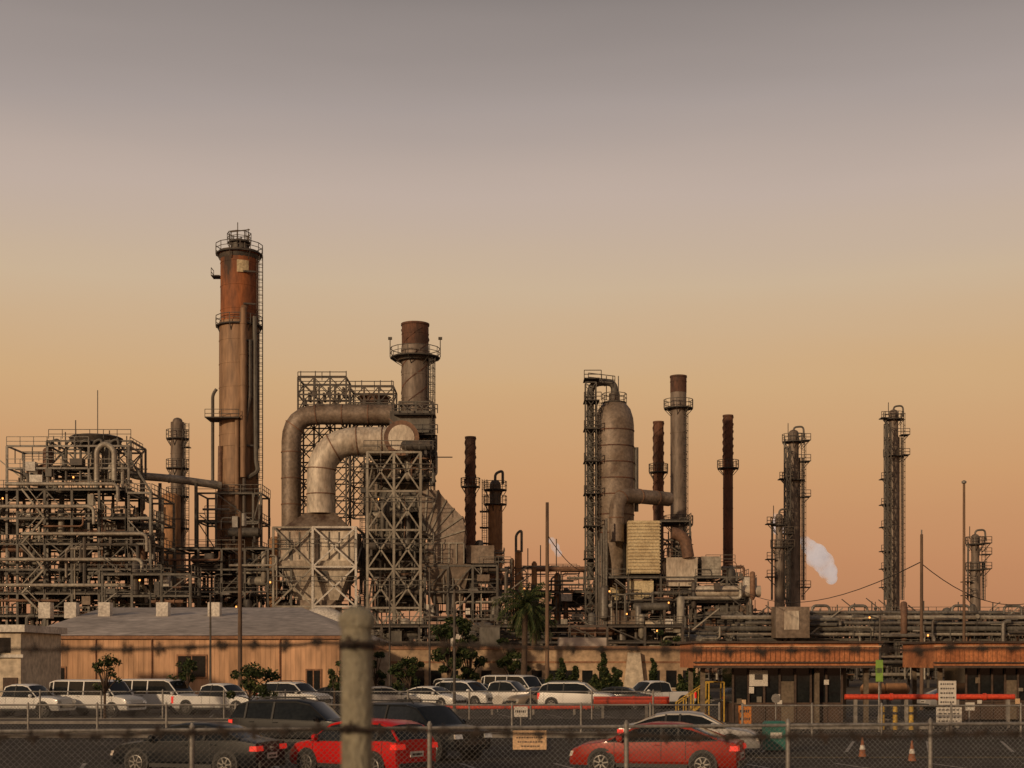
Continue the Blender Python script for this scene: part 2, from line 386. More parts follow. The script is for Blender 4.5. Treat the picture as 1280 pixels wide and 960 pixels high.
def vehicle(name,kind,paint,x,y,head):
    st,wb,wr=ST[kind]; m=MB(); zb=.26 if kind in('sedan','hatch') else .36
    secs=[]
    for (sx,zbt,zt,hw,cab) in st:
        if cab:
            hr=hw*(.74 if kind not in('van',) else .86)
            sec=[(hw*.88,zb),(hw*.99,zb+.14),(hw,zb+(zbt-zb)*.6),(hw*.955,zbt),(hr*1.02,zt-.07),(hr*.86,zt-.012),(hr*.4,zt+.015)]
        else:
            sec=[(hw*.88,zb),(hw*.985,zb+min(.14,(zbt-zb)*.3)),(hw,zb+(zbt-zb)*.6),(hw*.955,zbt),(hw*.86,zbt+(zt-zbt)*.6),(hw*.62,zt),(hw*.3,zt+.012)]
        secs.append((sx,sec,cab))
    n=14; vs=[]
    for sx,sec,cab in secs:
        for w,z in sec: vs.append((sx,w,z))
        for w,z in reversed(sec): vs.append((sx,-w,z))
    body=[];glass=[]
    for i in range(len(secs)-1):
        c0,c1=secs[i][2],secs[i+1][2]
        for k in range(n):
            j=(k+1)%n; f=(i*n+k,i*n+j,(i+1)*n+j,(i+1)*n+k)
            gl=False
            if (c0 and c1) and k in(3,9): gl=True
            if c0!=c1 and k in(3,4,5,6,7,8,9): gl=True
            if kind=='van' and c0!=c1 and i<3 and k in (4,8): gl=False
            (glass if gl else body).append(f)
    body.append(tuple(range(n-1,-1,-1))); body.append(tuple((len(secs)-1)*n+k for k in range(n)))
    m.add(vs,[tuple(reversed(f)) for f in body],paint); m.add(vs,[tuple(reversed(f)) for f in glass],'glass_dark')
    L0=st[0][0];L1=st[-1][0]; W=st[4][3]
    for i in range(len(secs)-1):
        c0,c1=secs[i][2],secs[i+1][2]
        for sgn in(1,-1):
            a=secs[i];b=secs[i+1]
            if c0 or c1:
                m.beam((a[0],sgn*a[1][4][0],a[1][4][1]),(b[0],sgn*b[1][4][0],b[1][4][1]),.05,paint)
                m.beam((a[0],sgn*a[1][3][0],a[1][3][1]),(b[0],sgn*b[1][3][0],b[1][3][1]),.03,'plastic_black')
    cabs=[q for q in secs if q[2]]
    c0x,c1x=cabs[0][0],cabs[-1][0]
    mids=[(c0x+c1x)/2+.05,c0x+.38] if kind!='pickup' else [(c0x+c1x)/2]
    if kind=='van': mids=[c0x+.3,c0x+1.4,c0x+2.5]
    def at(xx):
        xx=max(secs[0][0]+.01,min(secs[-1][0]-.01,xx))
        for i in range(len(secs)-1):
            if secs[i][0]<=xx<=secs[i+1][0]:
                t=(xx-secs[i][0])/(secs[i+1][0]-secs[i][0])
                return [(p[0]*(1-t)+q[0]*t,p[1]*(1-t)+q[1]*t) for p,q in zip(secs[i][1],secs[i+1][1])]
    for mx in mids:
        q=at(mx)
        for sgn in(1,-1): m.beam((mx-.03,sgn*q[3][0],q[3][1]),(mx,sgn*q[4][0],q[4][1]),.07,paint if kind=='van' else 'plastic_black')
    for mx in (mids[0]-.02,c0x+.15,c1x+.55):
        q=at(mx)
        for sgn in(1,-1):
            m.beam((mx,sgn*(q[1][0]-.001),q[1][1]+.05),(mx,sgn*(q[2][0]+.001),q[2][1]),.014,'plastic_black')
            m.beam((mx,sgn*(q[2][0]+.001),q[2][1]),(mx,sgn*(q[3][0]+.001),q[3][1]),.014,'plastic_black')
    hm=(c0x+c1x)/2
    for mx in (hm+.15,hm-.75):
        q=at(mx)
        for sgn in(1,-1): m.beam((mx-.09,sgn*(q[3][0]+.03),q[3][1]-.1),(mx+.09,sgn*(q[3][0]+.03),q[3][1]-.1),.025,'plastic_black' if kind=='van' else paint)
    for sgn in(1,-1):
        m.box(-wb+.42,wb-.42,sgn*W*.95-.03,sgn*W*.95+.03,zb-.03,zb+.08,'plastic_black')
        q=at(c1x+.35); mw=sgn*(q[3][0]+.13)
        m.tube([(c1x+.30,mw-.0,q[3][1]+.08),(c1x+.40,mw,q[3][1]+.09),(c1x+.46,mw,q[3][1]+.09)],.1,paint,8,rs=[.09,.10,.05])
    for wx in(-wb,wb):
        for sgn in(1,-1):
            q=at(wx); yo=q[2][0]
            m.cyl((wx,sgn*(yo-.25),wr+.03),(wx,sgn*(yo+.006),wr+.03),wr+.065,None,24,'plastic_black')
            m.cyl((wx,sgn*(yo-.22),wr),(wx,sgn*(yo+.015),wr),wr,None,24,'rubber')
            m.cyl((wx,sgn*(yo+.01),wr),(wx,sgn*(yo+.02),wr),wr*.64,None,20,'rubber')
            for a in range(7):
                t=a*2*math.pi/7+.3
                m.beam((wx+.04*math.cos(t),sgn*(yo+.022),wr+.04*math.sin(t)),(wx+wr*.62*math.cos(t),sgn*(yo+.022),wr+wr*.62*math.sin(t)),.04,'alloy')
            m.tube([(wx+wr*.64*math.cos(a*math.pi/8),sgn*(yo+.022),wr+wr*.64*math.sin(a*math.pi/8)) for a in range(17)],.018,'alloy',5)
    zr=st[1][1]; hwf=st[-2][3]; hwr=st[1][3]
    m.box(L1-.10,L1+.03,-.62*hwf/.8,.62*hwf/.8,.38 if zb<.3 else .5,.55 if zb<.3 else .72,'plastic_black')
    for k in range(3): m.box(L1+.028,L1+.04,-.5,.5,.42+k*.05+(0 if zb<.3 else .12),.437+k*.05+(0 if zb<.3 else .12),'chrome' if kind in('pickup','suv') else 'plastic_black')
    for sgn in(1,-1):
        xf=st[-2][0]; zf=st[-2][1]
        m.frus(xf-.06,sgn*hwf*.78,zf-.17,zf-.03,.14,.17,.10,.16,'lamp_clear')
        xr=st[1][0]
        if kind in('suv','van','pickup'): m.box(xr-.03,xr+.12,min(sgn*hwr*.84,sgn*hwr*1.005),max(sgn*hwr*.84,sgn*hwr*1.005),zr-.42,zr-.02,'tail_red')
        else: m.frus(xr+.06,sgn*hwr*.80,zr-.20,zr-.06,.12,.19,.10,.18,'tail_red')
    m.box(L0-.03,L0+.02,-.26,.26,zr-.42,zr-.27,'sign_white') ; m.box(L0-.034,L0-.03,-.20,.20,zr-.38,zr-.32,'sign_ink')
    m.box(L0-.05,L0+.12,-hwr*.85,hwr*.85,zb+.02,zb+.17,'plastic_black')
    if kind in('suv',):
        for sgn in(1,-1): m.tube([(-1.8,sgn*.62,1.80),(-1.7,sgn*.62,1.86),(.2,sgn*.62,1.87),(.35,sgn*.62,1.80)],.02,'plastic_black',6)
    m.box(-wb,wb,-W*.7,W*.7,zb-.06,zb+.02,'plastic_black')
    o=m.obj(name,32); o.location=(x,y,.004); o.rotation_euler=(0,0,math.radians(head)); return o
def V(name,kind,paint,px,d,head): return vehicle(name,kind,paint,X(px,d),d,head)
V('parked_sedan','sedan','paint_charcoal',247,40.5,160)
V('parked_hatchback','hatch','paint_red',452,40.2,142)
V('parked_sedan','sedan','paint_orange_red',822,40.5,163)
V('parked_suv','suv','paint_black',378,51,-16)
V('parked_suv','suv','paint_charcoal',525,47.0,-42)
V('parked_sedan','sedan','paint_silver',862,49,-12)
V('parked_pickup','pickup','paint_white',32,82,-18)
V('parked_van','van','paint_white',122,83,-24)
V('parked_van','van','paint_white',200,86,-22)
V('parked_pickup','pickup','paint_white',276,84,-26)
fc=[(368,'suv','paint_white',92,-30),(425,'sedan','paint_charcoal',96,-20),(478,'sedan','paint_silver',95,20),(540,'sedan','paint_white',96,-35),(584,'suv','paint_white',97,-40),(632,'pickup','paint_silver',96,-25),(678,'sedan','paint_tan',95,-150),(722,'suv','paint_white',92,-15),(768,'sedan','paint_charcoal',94,160),(816,'pickup','paint_white',95,-150),(600,'sedan','paint_silver',107,-30),(646,'van','paint_white',108,-40),(700,'suv','paint_charcoal',108,-30),(508,'sedan','paint_black',107,10),(560,'pickup','paint_white',108,-60),(1238,'suv','paint_white',86,-160),(1195,'sedan','paint_silver',92,15)]
for px,k,p,d,h in fc: V('parked_'+('car' if k in('sedan','hatch') else k),k,p,px,d,h)

# ------------------------------------------------------------ warehouse
b=MB(); W0=108.
xl,xr_=X(32,W0),X(424,W0); zt=Z(796,W0)
b.box(xl,xr_,W0,W0+45,0,zt,'wall_orange')
x=xl
while x<xr_: b.box(x,x+.12,W0-.02,W0,.35,zt-.25,'wall_orange'); x+=.38
b.box(xl-.2,xr_+.2,W0-.25,W0-.06,zt-.16,zt+.10,'wall_trim'); b.box(xl,xr_,W0-.12,W0-.01,0,.34,'concrete')
zr=zt+3.0
b.add([(xl-.4,W0-.35,zt+.10),(xr_+.4,W0-.35,zt+.10),(xr_-6,W0+22,zr),(xl-.4,W0+22,zr),(xl-.4,W0+45,zt),(xr_+.4,W0+45,zt)],[(0,1,2,3),(3,2,5,4),(1,5,2)],'roof_grey')
for px in (60,134,206,92,270):
    xx=X(px,W0+15); b.box(xx-.5,xx+.5,W0+14,W0+15,zr-1.2,zr+.15,'white_metal')
for px,w,h0,h1 in((240,17,820,846),(72,9,835,860),(392,8,838,868)):
    xx=X(px,W0);hw=S(w,W0); b.box(xx-hw-.12,xx+hw+.12,W0-.10,W0-.052,Z(h1,W0)-.12,Z(h0,W0)+.12,'wall_trim'); b.box(xx-hw,xx+hw,W0-.13,W0-.102,Z(h1,W0),Z(h0,W0),'glass_dark')
    b.box(xx-.04,xx+.04,W0-.15,W0-.132,Z(h1,W0),Z(h0,W0),'wall_trim')
for px in (120,190,300,350): b.cyl((X(px,W0),W0-.08,.35),(X(px,W0),W0-.08,zt-.2),.06,None,6,'wall_trim')
b.obj('corrugated_warehouse')
b=MB(); d=90.
x0,x1=X(-60,d),X(26,d)
b.box(x0,x1,d,d+8,0,Z(790,d),'stucco_pale'); b.box(x0-.2,x1+.35,d-.35,d+8.3,Z(790,d)+.002,Z(781,d),'white_metal')
b.box(x0,x1+.2,d-.2,d-.01,Z(822,d),Z(818,d),'white_metal')
b.box(X(-1,d),X(13,d),d-.05,d-.005,Z(816,d),Z(797,d),'glass_dark')
b.box(X(4,d),X(22,d),d-.06,d-.008,.0,2.1,'canopy_top')
b.obj('small_office_building')
b=MB(); d=118.
x0,x1=X(426,d),X(872,d); zt=Z(812,d)
b.box(x0,x1,d,d+14,0,zt,'stucco'); b.box(x0-.1,x1+.1,d-.12,d+14.1,zt+.002,zt+.28,'wall_trim')
b.box(x0,x1,d-.06,d-.005,zt-1.1,zt-.95,'wall_trim')
for px in (478,645,792): b.frus(X(px,d),d-.3,.0,zt-.25,.95,.28,.5,.27,'stucco_pale')
for px in range(440,868,21):
    if min(abs(px-q) for q in(478,645,792))<18: continue
    xx=X(px,d); b.box(xx-.42,xx+.42,d-.05,d-.004,.95,2.35,'glass_dark'); b.box(xx-.5,xx+.5,d-.09,d-.052,.82,.94,'stucco_pale')
b.box(X(700,d),X(760,d),d+2,d+6,zt+.29,zt+1.0,'roof_grey'); b.box(X(560,d),X(576,d),d+2,d+4,zt+.29,zt+1.3,'white_metal')
b.obj('low_stucco_office')

# ------------------------------------------------------------ gatehouse canopies
def canopy(p0,p1,d,dep,kp0,kp1):
    b=MB(); x0,x1=X(p0,d),X(p1,d); zt,z0=Z(804,d),Z(835,d)
    for (a,c,e,f) in((x0,x1,d,d+.12),(x0,x1,d+dep-.12,d+dep)): b.box(a,c,e,f,z0,zt,'canopy_rust')
    b.box(x0,x0+.12,d+.12,d+dep-.12,z0,zt,'canopy_rust'); b.box(x1-.12,x1,d+.12,d+dep-.12,z0,zt,'canopy_rust')
    x=x0
    while x<x1-.1: b.box(x,x+.07,d-.06,d-.001,z0+.33,zt-.2,'canopy_rust'); x+=.24
    b.box(x0-.15,x1+.15,d-.18,d+dep+.15,zt+.002,zt+.10,'canopy_top'); b.box(x0-.05,x1+.05,d-.12,d-.003,z0+.24,z0+.31,'canopy_top'); b.box(x0-.05,x1+.05,d-.12,d-.003,z0,z0+.12,'canopy_top')
    b.box(x0-.04,x1+.04,d-.10,d-.003,zt-.19,zt-.12,'wall_orange')
    b.box(x0+.13,x1-.13,d+.13,d+dep-.13,z0+.05,z0+.12,'canopy_top')
    kx0,kx1=X(kp0,d),X(kp1,d)
    b.box(kx0,kx1,d+1.0,d+dep-1,0.1,1.05,'canopy_top'); b.box(kx0+.06,kx1-.06,d+1.05,d+dep-1.05,1.052,z0+.04,'glass_dark')
    n=7
    for i in range(n+1):
        xx=kx0+(kx1-kx0)*i/n; b.box(xx-.05,xx+.05,d+.93,d+.998,.1,z0+.04,'canopy_top')
    b.box(kx0,kx1,d+.95,d+.996,1.0,1.1,'canopy_top')
    b.box(kx0+(kx1-kx0)*.43+.06,kx0+(kx1-kx0)*.571-.06,d+.97,d+1.045,.12,2.15,'canopy_post')
    for xx in (x0+.5,x1-.5,(kx0+kx1)/2+1.4):
        for yy in(d+1.0-.25,d+dep-.5): b.box(xx-.11,xx+.11,yy-.11,yy+.11,0,z0+.04,'canopy_post')
    g=random.Random(int(p0))
    for k in range(7):
        xx=g.uniform(kx0+.2,kx1-.2); zz=g.uniform(.9,2.0); b.box(xx-.12,xx+.12,d+.9,d+.925,zz,zz+g.uniform(.15,.35),g.choice(['sign_white','steel_pale','sign_tan','canopy_post']))
    return b
b=canopy(868,1100,70.,6,920,1058)
xx=X(952,70); b.box(xx-.45,xx+.45,70.85,70.89,Z(858,70),Z(838,70),'sign_white'); b.box(xx-.2,xx+.2,70.84,70.848,Z(850,70),Z(843,70),'sign_ink')
b.obj('gatehouse')
canopy(1168,1330,74.,6,1215,1330).obj('gatehouse')

# ------------------------------------------------------------ stacks & columns
def stack(name,px,d,ytop,w,segs,plats=(),lad=None,strake=None,platw=1.7,nn=20,extra=None,top='open'):
    m=MB(); cx=X(px,d); r=S(w,d)/2
    for (ya,yb,mt,k) in segs:
        za=Z(ya,d); zb=0 if yb is None else Z(yb,d)
        m.lathe(cx,d,[(r*k,zb),(r*k,za)],nn,mt)
        z=zb+1.5
        while z<za-.3: m.lathe(cx,d,[(r*k+.04,z),(r*k+.04,z+.12)],nn,mt); z+=3.1
    zt=Z(ytop,d)
    if top=='dome': m.lathe(cx,d,[(r*.75,zt),(r*.7,zt+r*.3),(r*.55,zt+r*.52),(r*.25,zt+r*.66),(r*.08,zt+r*.7)],nn,segs[0][2])
    else:
        m.lathe(cx,d,[(r*1.08,zt-.25),(r*1.08,zt)],nn,segs[0][2]); m.lathe(cx,d,[(r*.85,zt-.02),(r*.85,zt+.01)],nn,'dark_inside')
    for yp in plats: platform(m,cx,d,Z(yp,d),r,r*platw+.25)
    if lad: ladder(m,cx+lad[0]*(r+.35),d-.5,0 if lad[2] is None else Z(lad[2],d),Z(lad[1],d))
    if strake: helix(m,cx,d,r+.04,Z(strake[1],d),Z(strake[0],d),strake[2],.13,'rust_dark')
    if extra: extra(m,cx,d,r)
    return m.obj(name)

def ex(m,cx,d,r):
    zt=Z(315,d)
    m.lathe(cx,d,[(r*.95,Z(326,d)),(r*1.1,Z(318,d)),(r*1.1,Z(316,d))],20,'steel_dark')
    m.lathe(cx,d,[(r*.45,zt),(r*.45,Z(303,d)),(r*.2,Z(299,d))],14,'steel_mid')
    for a in range(8):
        t=a*math.pi/4; m.beam((cx+r*.5*math.cos(t),d+r*.5*math.sin(t),zt),(cx+r*.5*math.cos(t),d+r*.5*math.sin(t),Z(292,d)),.12,'steel_dark')
    platform(m,cx,d,Z(303,d),r*.4,r*.62,8)
    m.beam((cx-.2,d,zt),(cx-.2,d,Z(278,d)),.1,'steel_dark'); m.beam((cx-1.2,d,Z(290,d)),(cx+1.4,d,Z(287,d)),.12,'steel_dark')
    m.beam((cx+1.2,d,zt),(cx+1.2,d,Z(286,d)),.1,'steel_dark')
    vs=[];n=6
    for z in(Z(346,d),Z(331,d)):
        for i in range(n): a=-1.75+i*.12+.25; vs.append((cx+(r+.07)*math.cos(a),d+(r+.07)*math.sin(a),z))
    m.add(vs,[(i,i+1,n+i+1,n+i) for i in range(n-1)],'louver_cream')
    yf=d-r-.45
    m.tube([(cx+r*.42,yf+.2,Z(600,d)),(cx+r*.42,yf+.2,Z(392,d)),(cx+r*.42,yf+1,Z(388,d))],.42,'column_tan',10,ribs=4,ribh=.06)
    m.tube([(cx+r*.95,yf+1.0,Z(400,d)),(cx+r*.95+.2,yf+.9,Z(580,d)),(cx+r*1.15,yf+.9,Z(592,d)),(cx+r*.6,yf+.7,Z(600,d))],.3,'steel_mid',8,.6)
    m.tube([(cx+r*.1,yf+.15,Z(525,d)),(cx+r*.1,yf+.15,Z(720,d))],.28,'column_tan',8)
    m.tube([(cx-r*.85,yf+1.3,Z(560,d)),(cx-r*.95,yf+1.2,Z(770,d))],.3,'duct_rust',8)
    m.tube([(cx+r*.75,yf+.6,Z(430,d)),(cx+r*.75,yf+.6,Z(500,d)),(cx+r*.45,yf+.4,Z(540,d)),(cx+r*.45,yf+.4,Z(660,d))],.24,'steel_dark',8,.8)
    m.tube([(cx-r*1.1,yf+2,Z(488,d)),(cx-r*1.3,yf+2,Z(495,d)),(cx-r*1.3,yf+2,Z(610,d))],.22,'steel_mid',8,.5)
    for y_ in(345,385,430,460,500,560,650): m.beam((cx+r,yf+.9,Z(y_,d)),(cx+r*.4,yf+.5,Z(y_,d)),.2,'steel_dark')
    y_=347; m.box(cx-r-1.0,cx-r+.1,d-.8,d+.8,Z(y_,d),Z(y_,d)+.15,'deck'); rail(m,(cx-r-1,d-.8,Z(y_,d)),(cx-r-1,d+.8,Z(y_,d)))
    y_=528; m.box(cx-r-1.2,cx+.6,d-r-1.2,d,Z(y_,d),Z(y_,d)+.15,'deck'); rail(m,(cx-r-1.2,d-r-1.2,Z(y_,d)),(cx+.6,d-r-1.2,Z(y_,d)))
    frame(m,[cx-r*1.9,cx-r*.95,cx+r*.95,cx+r*1.35],[d-r-.6,d+r+.6],[Z(y_,d) for y_ in(750,720,690,655,620)],.26,'steel_mid',.4,.5)
    clutter(m,cx-r*1.9,cx+r*1.3,d-r-1.5,d-r-.6,1,Z(625,d),34,77,.8)
stack('distillation_column',299,190.,318,48,[(318,404,'column_rust',.96),(404,560,'column_tan',1.03),(560,None,'column_tan',1.0)],(318,408),(1.0,322,620),extra=ex,platw=1.12,nn=28)

# left process unit
m=MB(); d=172.
fr=random.Random(11)
xs=[X(p,d) for p in(-45,-12,22,56,90,124,158)]; ys=[d,d+6,d+12]
zs=[Z(y,d) for y in(770,742,712,680,648,612)]
frame(m,xs,ys,zs,.28,'steel_mid',.7,.3,rng=fr)
frame(m,[X(p,d) for p in(5,56,108,158)],[d+1,d+7],[Z(y,d) for y in(584,556)],.26,'pipe_grey',.45,.4,rng=fr)
frame(m,[X(158,d)+.05,X(188,d)],ys,[Z(y,d) for y in(742,712,680,648,616)],.28,'pipe_grey',.5,.4,rng=fr)
frame(m,[X(p,d-4) for p in(128,165,202,238)],[d-4,d+1],[Z(y,d-4) for y in(745,718)],.28,'steel_mid',.7,.3,rng=fr)
clutter(m,X(-45,d),X(186,d),d-.5,d+10,1,Z(625,d),520,21,.85,14)
clutter(m,X(5,d),X(150,d),d+.5,d+7,Z(612,d),Z(575,d),60,22,.9,3)
clutter(m,X(130,d),X(238,d),d-5,d,1,Z(720,d),80,23,.8,3)
for (a,bx,y) in((10,150,606),(-40,120,634),(30,186,668),(-30,180,700),(0,185,732)):
    m.tube([(X(a,d),d-.9,Z(y,d)),(X(bx,d),d-.9,Z(y,d)),(X(bx,d),d-.9,Z(y+22,d))],.22,'pipe_pale',10,.8)
lattice(m,X(52,d),X(158,d),d+2,d+9,Z(584,d),Z(548,d),1,.24,'steel_mid',nx=3)
m.lathe(X(105,d),d+5,[(S(18,d),Z(556,d)),(S(30,d),Z(548,d)),(S(34,d),Z(540,d)),(S(30,d),Z(538,d))],20,'steel_dark')
for q in (X(58,d),X(78,d),X(96,d),X(112,d),X(133,d)): m.tube([(q,d+1.5,Z(600,d)),(q,d+1.5,Z(550,d)),(q+1.,d+1.5,Z(546,d)),(q+1.1,d+1.5,Z(560,d))],.16,'steel_mid',8,.5)
rail(m,(X(54,d),d+2,Z(545,d)),(X(158,d),d+2,Z(545,d)))
m.beam((X(107,d),d+5,Z(540,d)),(X(107,d),d+5,Z(478,d)),.09,'steel_dark')
for px,yt in((57,540),(72,535),(85,520),(128,533),(150,540),(8,556),(30,552)): m.beam((X(px,d),d+3,Z(575,d)),(X(px,d),d+3,Z(yt,d)),.11,'steel_dark')
m.tube([(X(118,d),d+1,Z(610,d)),(X(118,d),d+1,Z(560,d)),(X(128,d),d+1,Z(552,d)),(X(140,d),d+1,Z(560,d)),(X(140,d),d+1,Z(600,d))],.35,'pipe_pale',10,1)
m.beam((X(140,d),d+2,Z(545,d)),(X(186,d),d+2,Z(616,d)),.25,'steel_mid')
for k in range(5):
    ya,yb=zs[k],zs[k+1]; xa=X(30 if k%2 else 58,d); xb=X(58 if k%2 else 30,d)
    m.beam((xa,d-.8,ya),(xb,d-.8,yb),.2,'steel_pale'); m.beam((xa,d-.8,ya+1),(xb,d-.8,yb+1),.09,'steel_pale')
m.obj('process_unit')
m=MB(); m.tube([(X(158,182),181,Z(590,182)),(X(172,182),181,Z(596,182)),(X(215,185),184,Z(598,184)),(X(278,188),187,Z(607,187))],.5,'pipe_pale',14,2,ribs=6,ribh=.08)
for px in (200,245): m.lathe(X(px,185),185,[(.22,0),(.22,Z(604,185))],8,'steel_mid')
m.obj('overhead_pipeline')
def ex(m,cx,d,r):
    m.lathe(cx-.6,d-1.5,[(S(12,d),0),(S(12,d),Z(622,d)),(S(9,d),Z(619,d))],18,'orange_tan')
    for y in (560,600): m.box(cx+r,cx+r+.9,d-1,d+.4,Z(y,d),Z(y,d)+.1,'deck')
stack('process_column',222,205.,528,17,[(528,None,'vessel_grey',1)],(548,585,620,660),(1.1,530,700),platw=1.4,extra=ex,top='dome')

# ------------------------------------------------------------ heat recovery / ducts
m=MB(); d=186.
lattice(m,X(378,d+8),X(437,d+8),d+4,d+9,Z(660,d),Z(464,d),9,.22,'steel_dark',.12,nx=3)
lattice(m,X(441,d+8),X(495,d+8),d+4,d+9,Z(640,d),Z(476,d),8,.22,'steel_dark',.12,nx=3)
for y in(468,480,492,504): rail(m,(X(378,d+8),d+3.9,Z(y,d)),(X(495 if y>476 else 437,d+8),d+3.9,Z(y,d)),w=.1,step=2.2)
for px in(380,398,416,436,455,478,492): m.beam((X(px,d+8),d+5,Z(480,d)),(X(px,d+8),d+5,Z(454 if px<440 else 466,d)),.12,'steel_dark')
for k in range(9):
    xx=X(384+k*6,d+8); m.box(xx,xx+.25,d+4.2,d+6,Z(498-(k%3)*5,d),Z(490-(k%3)*7,d),'steel_dark')
m.lathe(X(468,d+6),d+6,[(S(18,d),Z(520,d)),(S(18,d),Z(490,d)),(S(22,d),Z(486,d))],14,'duct_rust')
r=S(12.5,d); yy=d+1.5
m.tube([(X(492,d),yy,Z(516,d)),(X(362,d),yy,Z(516,d)),(X(362,d),yy,Z(665,d))],r,'duct',18,S(34,d),6,ribs=3.4,ribm='duct_rust',ribh=.07)
r=S(17.5,d); yy=d-3
m.tube([(X(512,d),yy,Z(556,d)),(X(405,d),yy,Z(556,d)),(X(405,d),yy,Z(645,d))],r,'duct_light',22,S(46,d),7,ribs=3.2,ribm='duct_rust',ribh=.07)
m.cyl((X(506,d),yy-2.6,Z(556,d)),(X(506,d),yy+3,Z(556,d)),S(20,d),None,24,'duct')
m.cyl((X(506,d),yy-2.75,Z(556,d)),(X(506,d),yy-2.6,Z(556,d)),S(21.5,d),None,24,'duct_rust')
m.cyl((X(506,d),yy-2.85,Z(556,d)),(X(506,d),yy-2.75,Z(556,d)),S(16,d),None,24,'duct_light')
zz=Z(645,d)
m.frus(X(402,d),d-2,Z(668,d),zz,S(44,d),4.2,S(18,d),2.0,'duct',X(405,d))
m.box(X(356,d),X(449,d),d-6,d+3,Z(705,d),Z(668,d)-.003,'duct_light')
m.frus(X(402,d),d-2,Z(752,d),Z(705,d)-.004,S(26,d),2.6,S(46,d),4.4,'duct_light')
m.box(X(378,d),X(425,d),d-5,d+1,Z(785,d),Z(752,d)-.004,'duct')
lattice(m,X(352,d),X(400,d),d-6.5,d+3.5,0,Z(665,d),4,.28,'steel_pale',.2)
lattice(m,X(400,d),X(452,d),d-6.8,d+3.8,0,Z(665,d),4,.28,'white_metal',.2)
for y in(690,735): rail(m,(X(352,d),d-7,Z(y,d)),(X(452,d),d-7,Z(y,d)),mat='steel_mid')
for k in range(8): m.box(X(358+k*12,d),X(358+k*12,d)+.15,d-6.1,d-6.001,Z(703,d),Z(670,d),'steel_mid')
clutter(m,X(350,d),X(455,d),d-6,d+8,1,Z(672,d),90,31,.8,3)
lattice(m,X(466,d),X(530,d),d-7,d+1,0,Z(575,d),6,.30,'steel_pale',.19,nx=2)
lattice(m,X(498,d),X(540,d),d+1.3,d+6,Z(600,d),Z(500,d),5,.26,'steel_mid',.16,nx=2)
m.box(X(488,d),X(540,d),d-1,d+6,Z(542,d),Z(515,d),'steel_mid')
for y in (520,545,572,600,640,690,740): 
    rail(m,(X(462,d),d-7.2,Z(y,d)),(X(545,d),d-7.2,Z(y,d)),mat='steel_mid',w=.08) if y>570 else rail(m,(X(492,d),d-2.2,Z(y,d)),(X(548,d),d-2.2,Z(y,d)),mat='steel_dark',w=.12)
    m.box(X(466 if y>570 else 494,d),X(545,d),d-2,d+1,Z(y,d)-.15,Z(y,d),'deck')
m.box(X(458,d),X(492,d),d+2,d+8,Z(720,d),Z(575,d),'duct')
m.box(X(470,d),X(526,d),d+1.1,d+7,Z(760,d),Z(600,d),'steel_mid')
clutter(m,X(458,d),X(545,d),d-6,d+1,1,Z(560,d),120,32,.85,3)
clutter(m,X(495,d),X(546,d),d-2.5,d-1,Z(590,d),Z(545,d),18,35,.6,0,True)
ladder(m,X(541,d),d-1,Z(640,d),Z(450,d)); ladder(m,X(455,d),d-1,Z(780,d),Z(580,d))
cx,cz=X(531,d),Z(682,d); ro=S(60,d); ri=S(10,d); y0,y1=d-4,d+3
pr=None
for k in range(8):
    a=math.radians(98-k*14); c,s_=math.cos(a),math.sin(a); R=ro*(.92+.1*math.sin(k*.9)**2)
    q=[(cx+ri*c,y0,cz+ri*s_),(cx+R*c*.9,y0,cz+R*s_*1.12),(cx+R*c*.9,y1,cz+R*s_*1.12),(cx+ri*c,y1,cz+ri*s_)]
    if pr: m.add(pr+q,[(0,1,5,4),(1,2,6,5),(2,3,7,6),(3,0,4,7)],'duct')
    m.beam((q[0][0],y0-.06,q[0][2]),(q[1][0],y0-.06,q[1][2]),.2,'steel_pale'); m.beam(q[1],q[2],.2,'duct_rust')
    pr=q
m.box(X(533,d),X(582,d),d-4,d+3,Z(708,d),Z(681,d),'duct'); m.box(X(584,d),X(618,d),d-3,d+3,Z(706,d),Z(684,d),'duct')
m.frus(X(560,d),d-1,Z(755,d),Z(708,d)-.004,S(18,d),2.2,S(30,d),3.6,'duct')
for k in range(6): m.beam((X(536+k*9,d),d-4.08,Z(707,d)),(X(536+k*9,d),d-4.08,Z(682,d)),.15,'steel_pale')
frame(m,[X(p,d) for p in(534,562,592,622)],[d-4.5,d+4],[Z(y,d) for y in(775,742,710)],.28,'steel_mid',.6,.4)
clutter(m,X(534,d),X(640,d),d-5,d+3,1,Z(700,d),170,33,.9,5)
clutter(m,X(560,d),X(630,d),d-3,d+3,Z(706,d),Z(684,d),20,34,.6,0,True)
m.obj('heat_recovery_unit')

def ex(m,cx,d,r):
    m.lathe(cx,d,[(r*1.35,Z(452,d)),(r*1.5,Z(447,d))],20,'steel_dark')
    for sx in(-1,1):
        m.beam((cx+sx*r*1.9,d,Z(446,d)),(cx+sx*r*1.9,d,Z(424,d)),.12,'steel_dark'); m.cyl((cx+sx*r*1.9-.25,d,Z(423,d)),(cx+sx*r*1.9+.25,d,Z(423,d)),.2,None,8,'steel_mid')
    m.lathe(cx,d,[(r*1.25,Z(545,d)),(r*1.0,Z(512,d))],20,'duct_rust')
    helix(m,cx,d,r+.05,Z(505,d),Z(412,d),1.2,.16,'rust_dark')
stack('exhaust_stack',519,190.,405,33,[(405,433,'rust_dark',1.02),(433,660,'vessel_grey',1.04)],(447,),(1.0,450,520),extra=ex,platw=1.75,nn=26)
stack('exhaust_stack',588,205.,546,13,[(546,None,'rust_dark',1)],(608,),None,(548,690,4),platw=1.5)
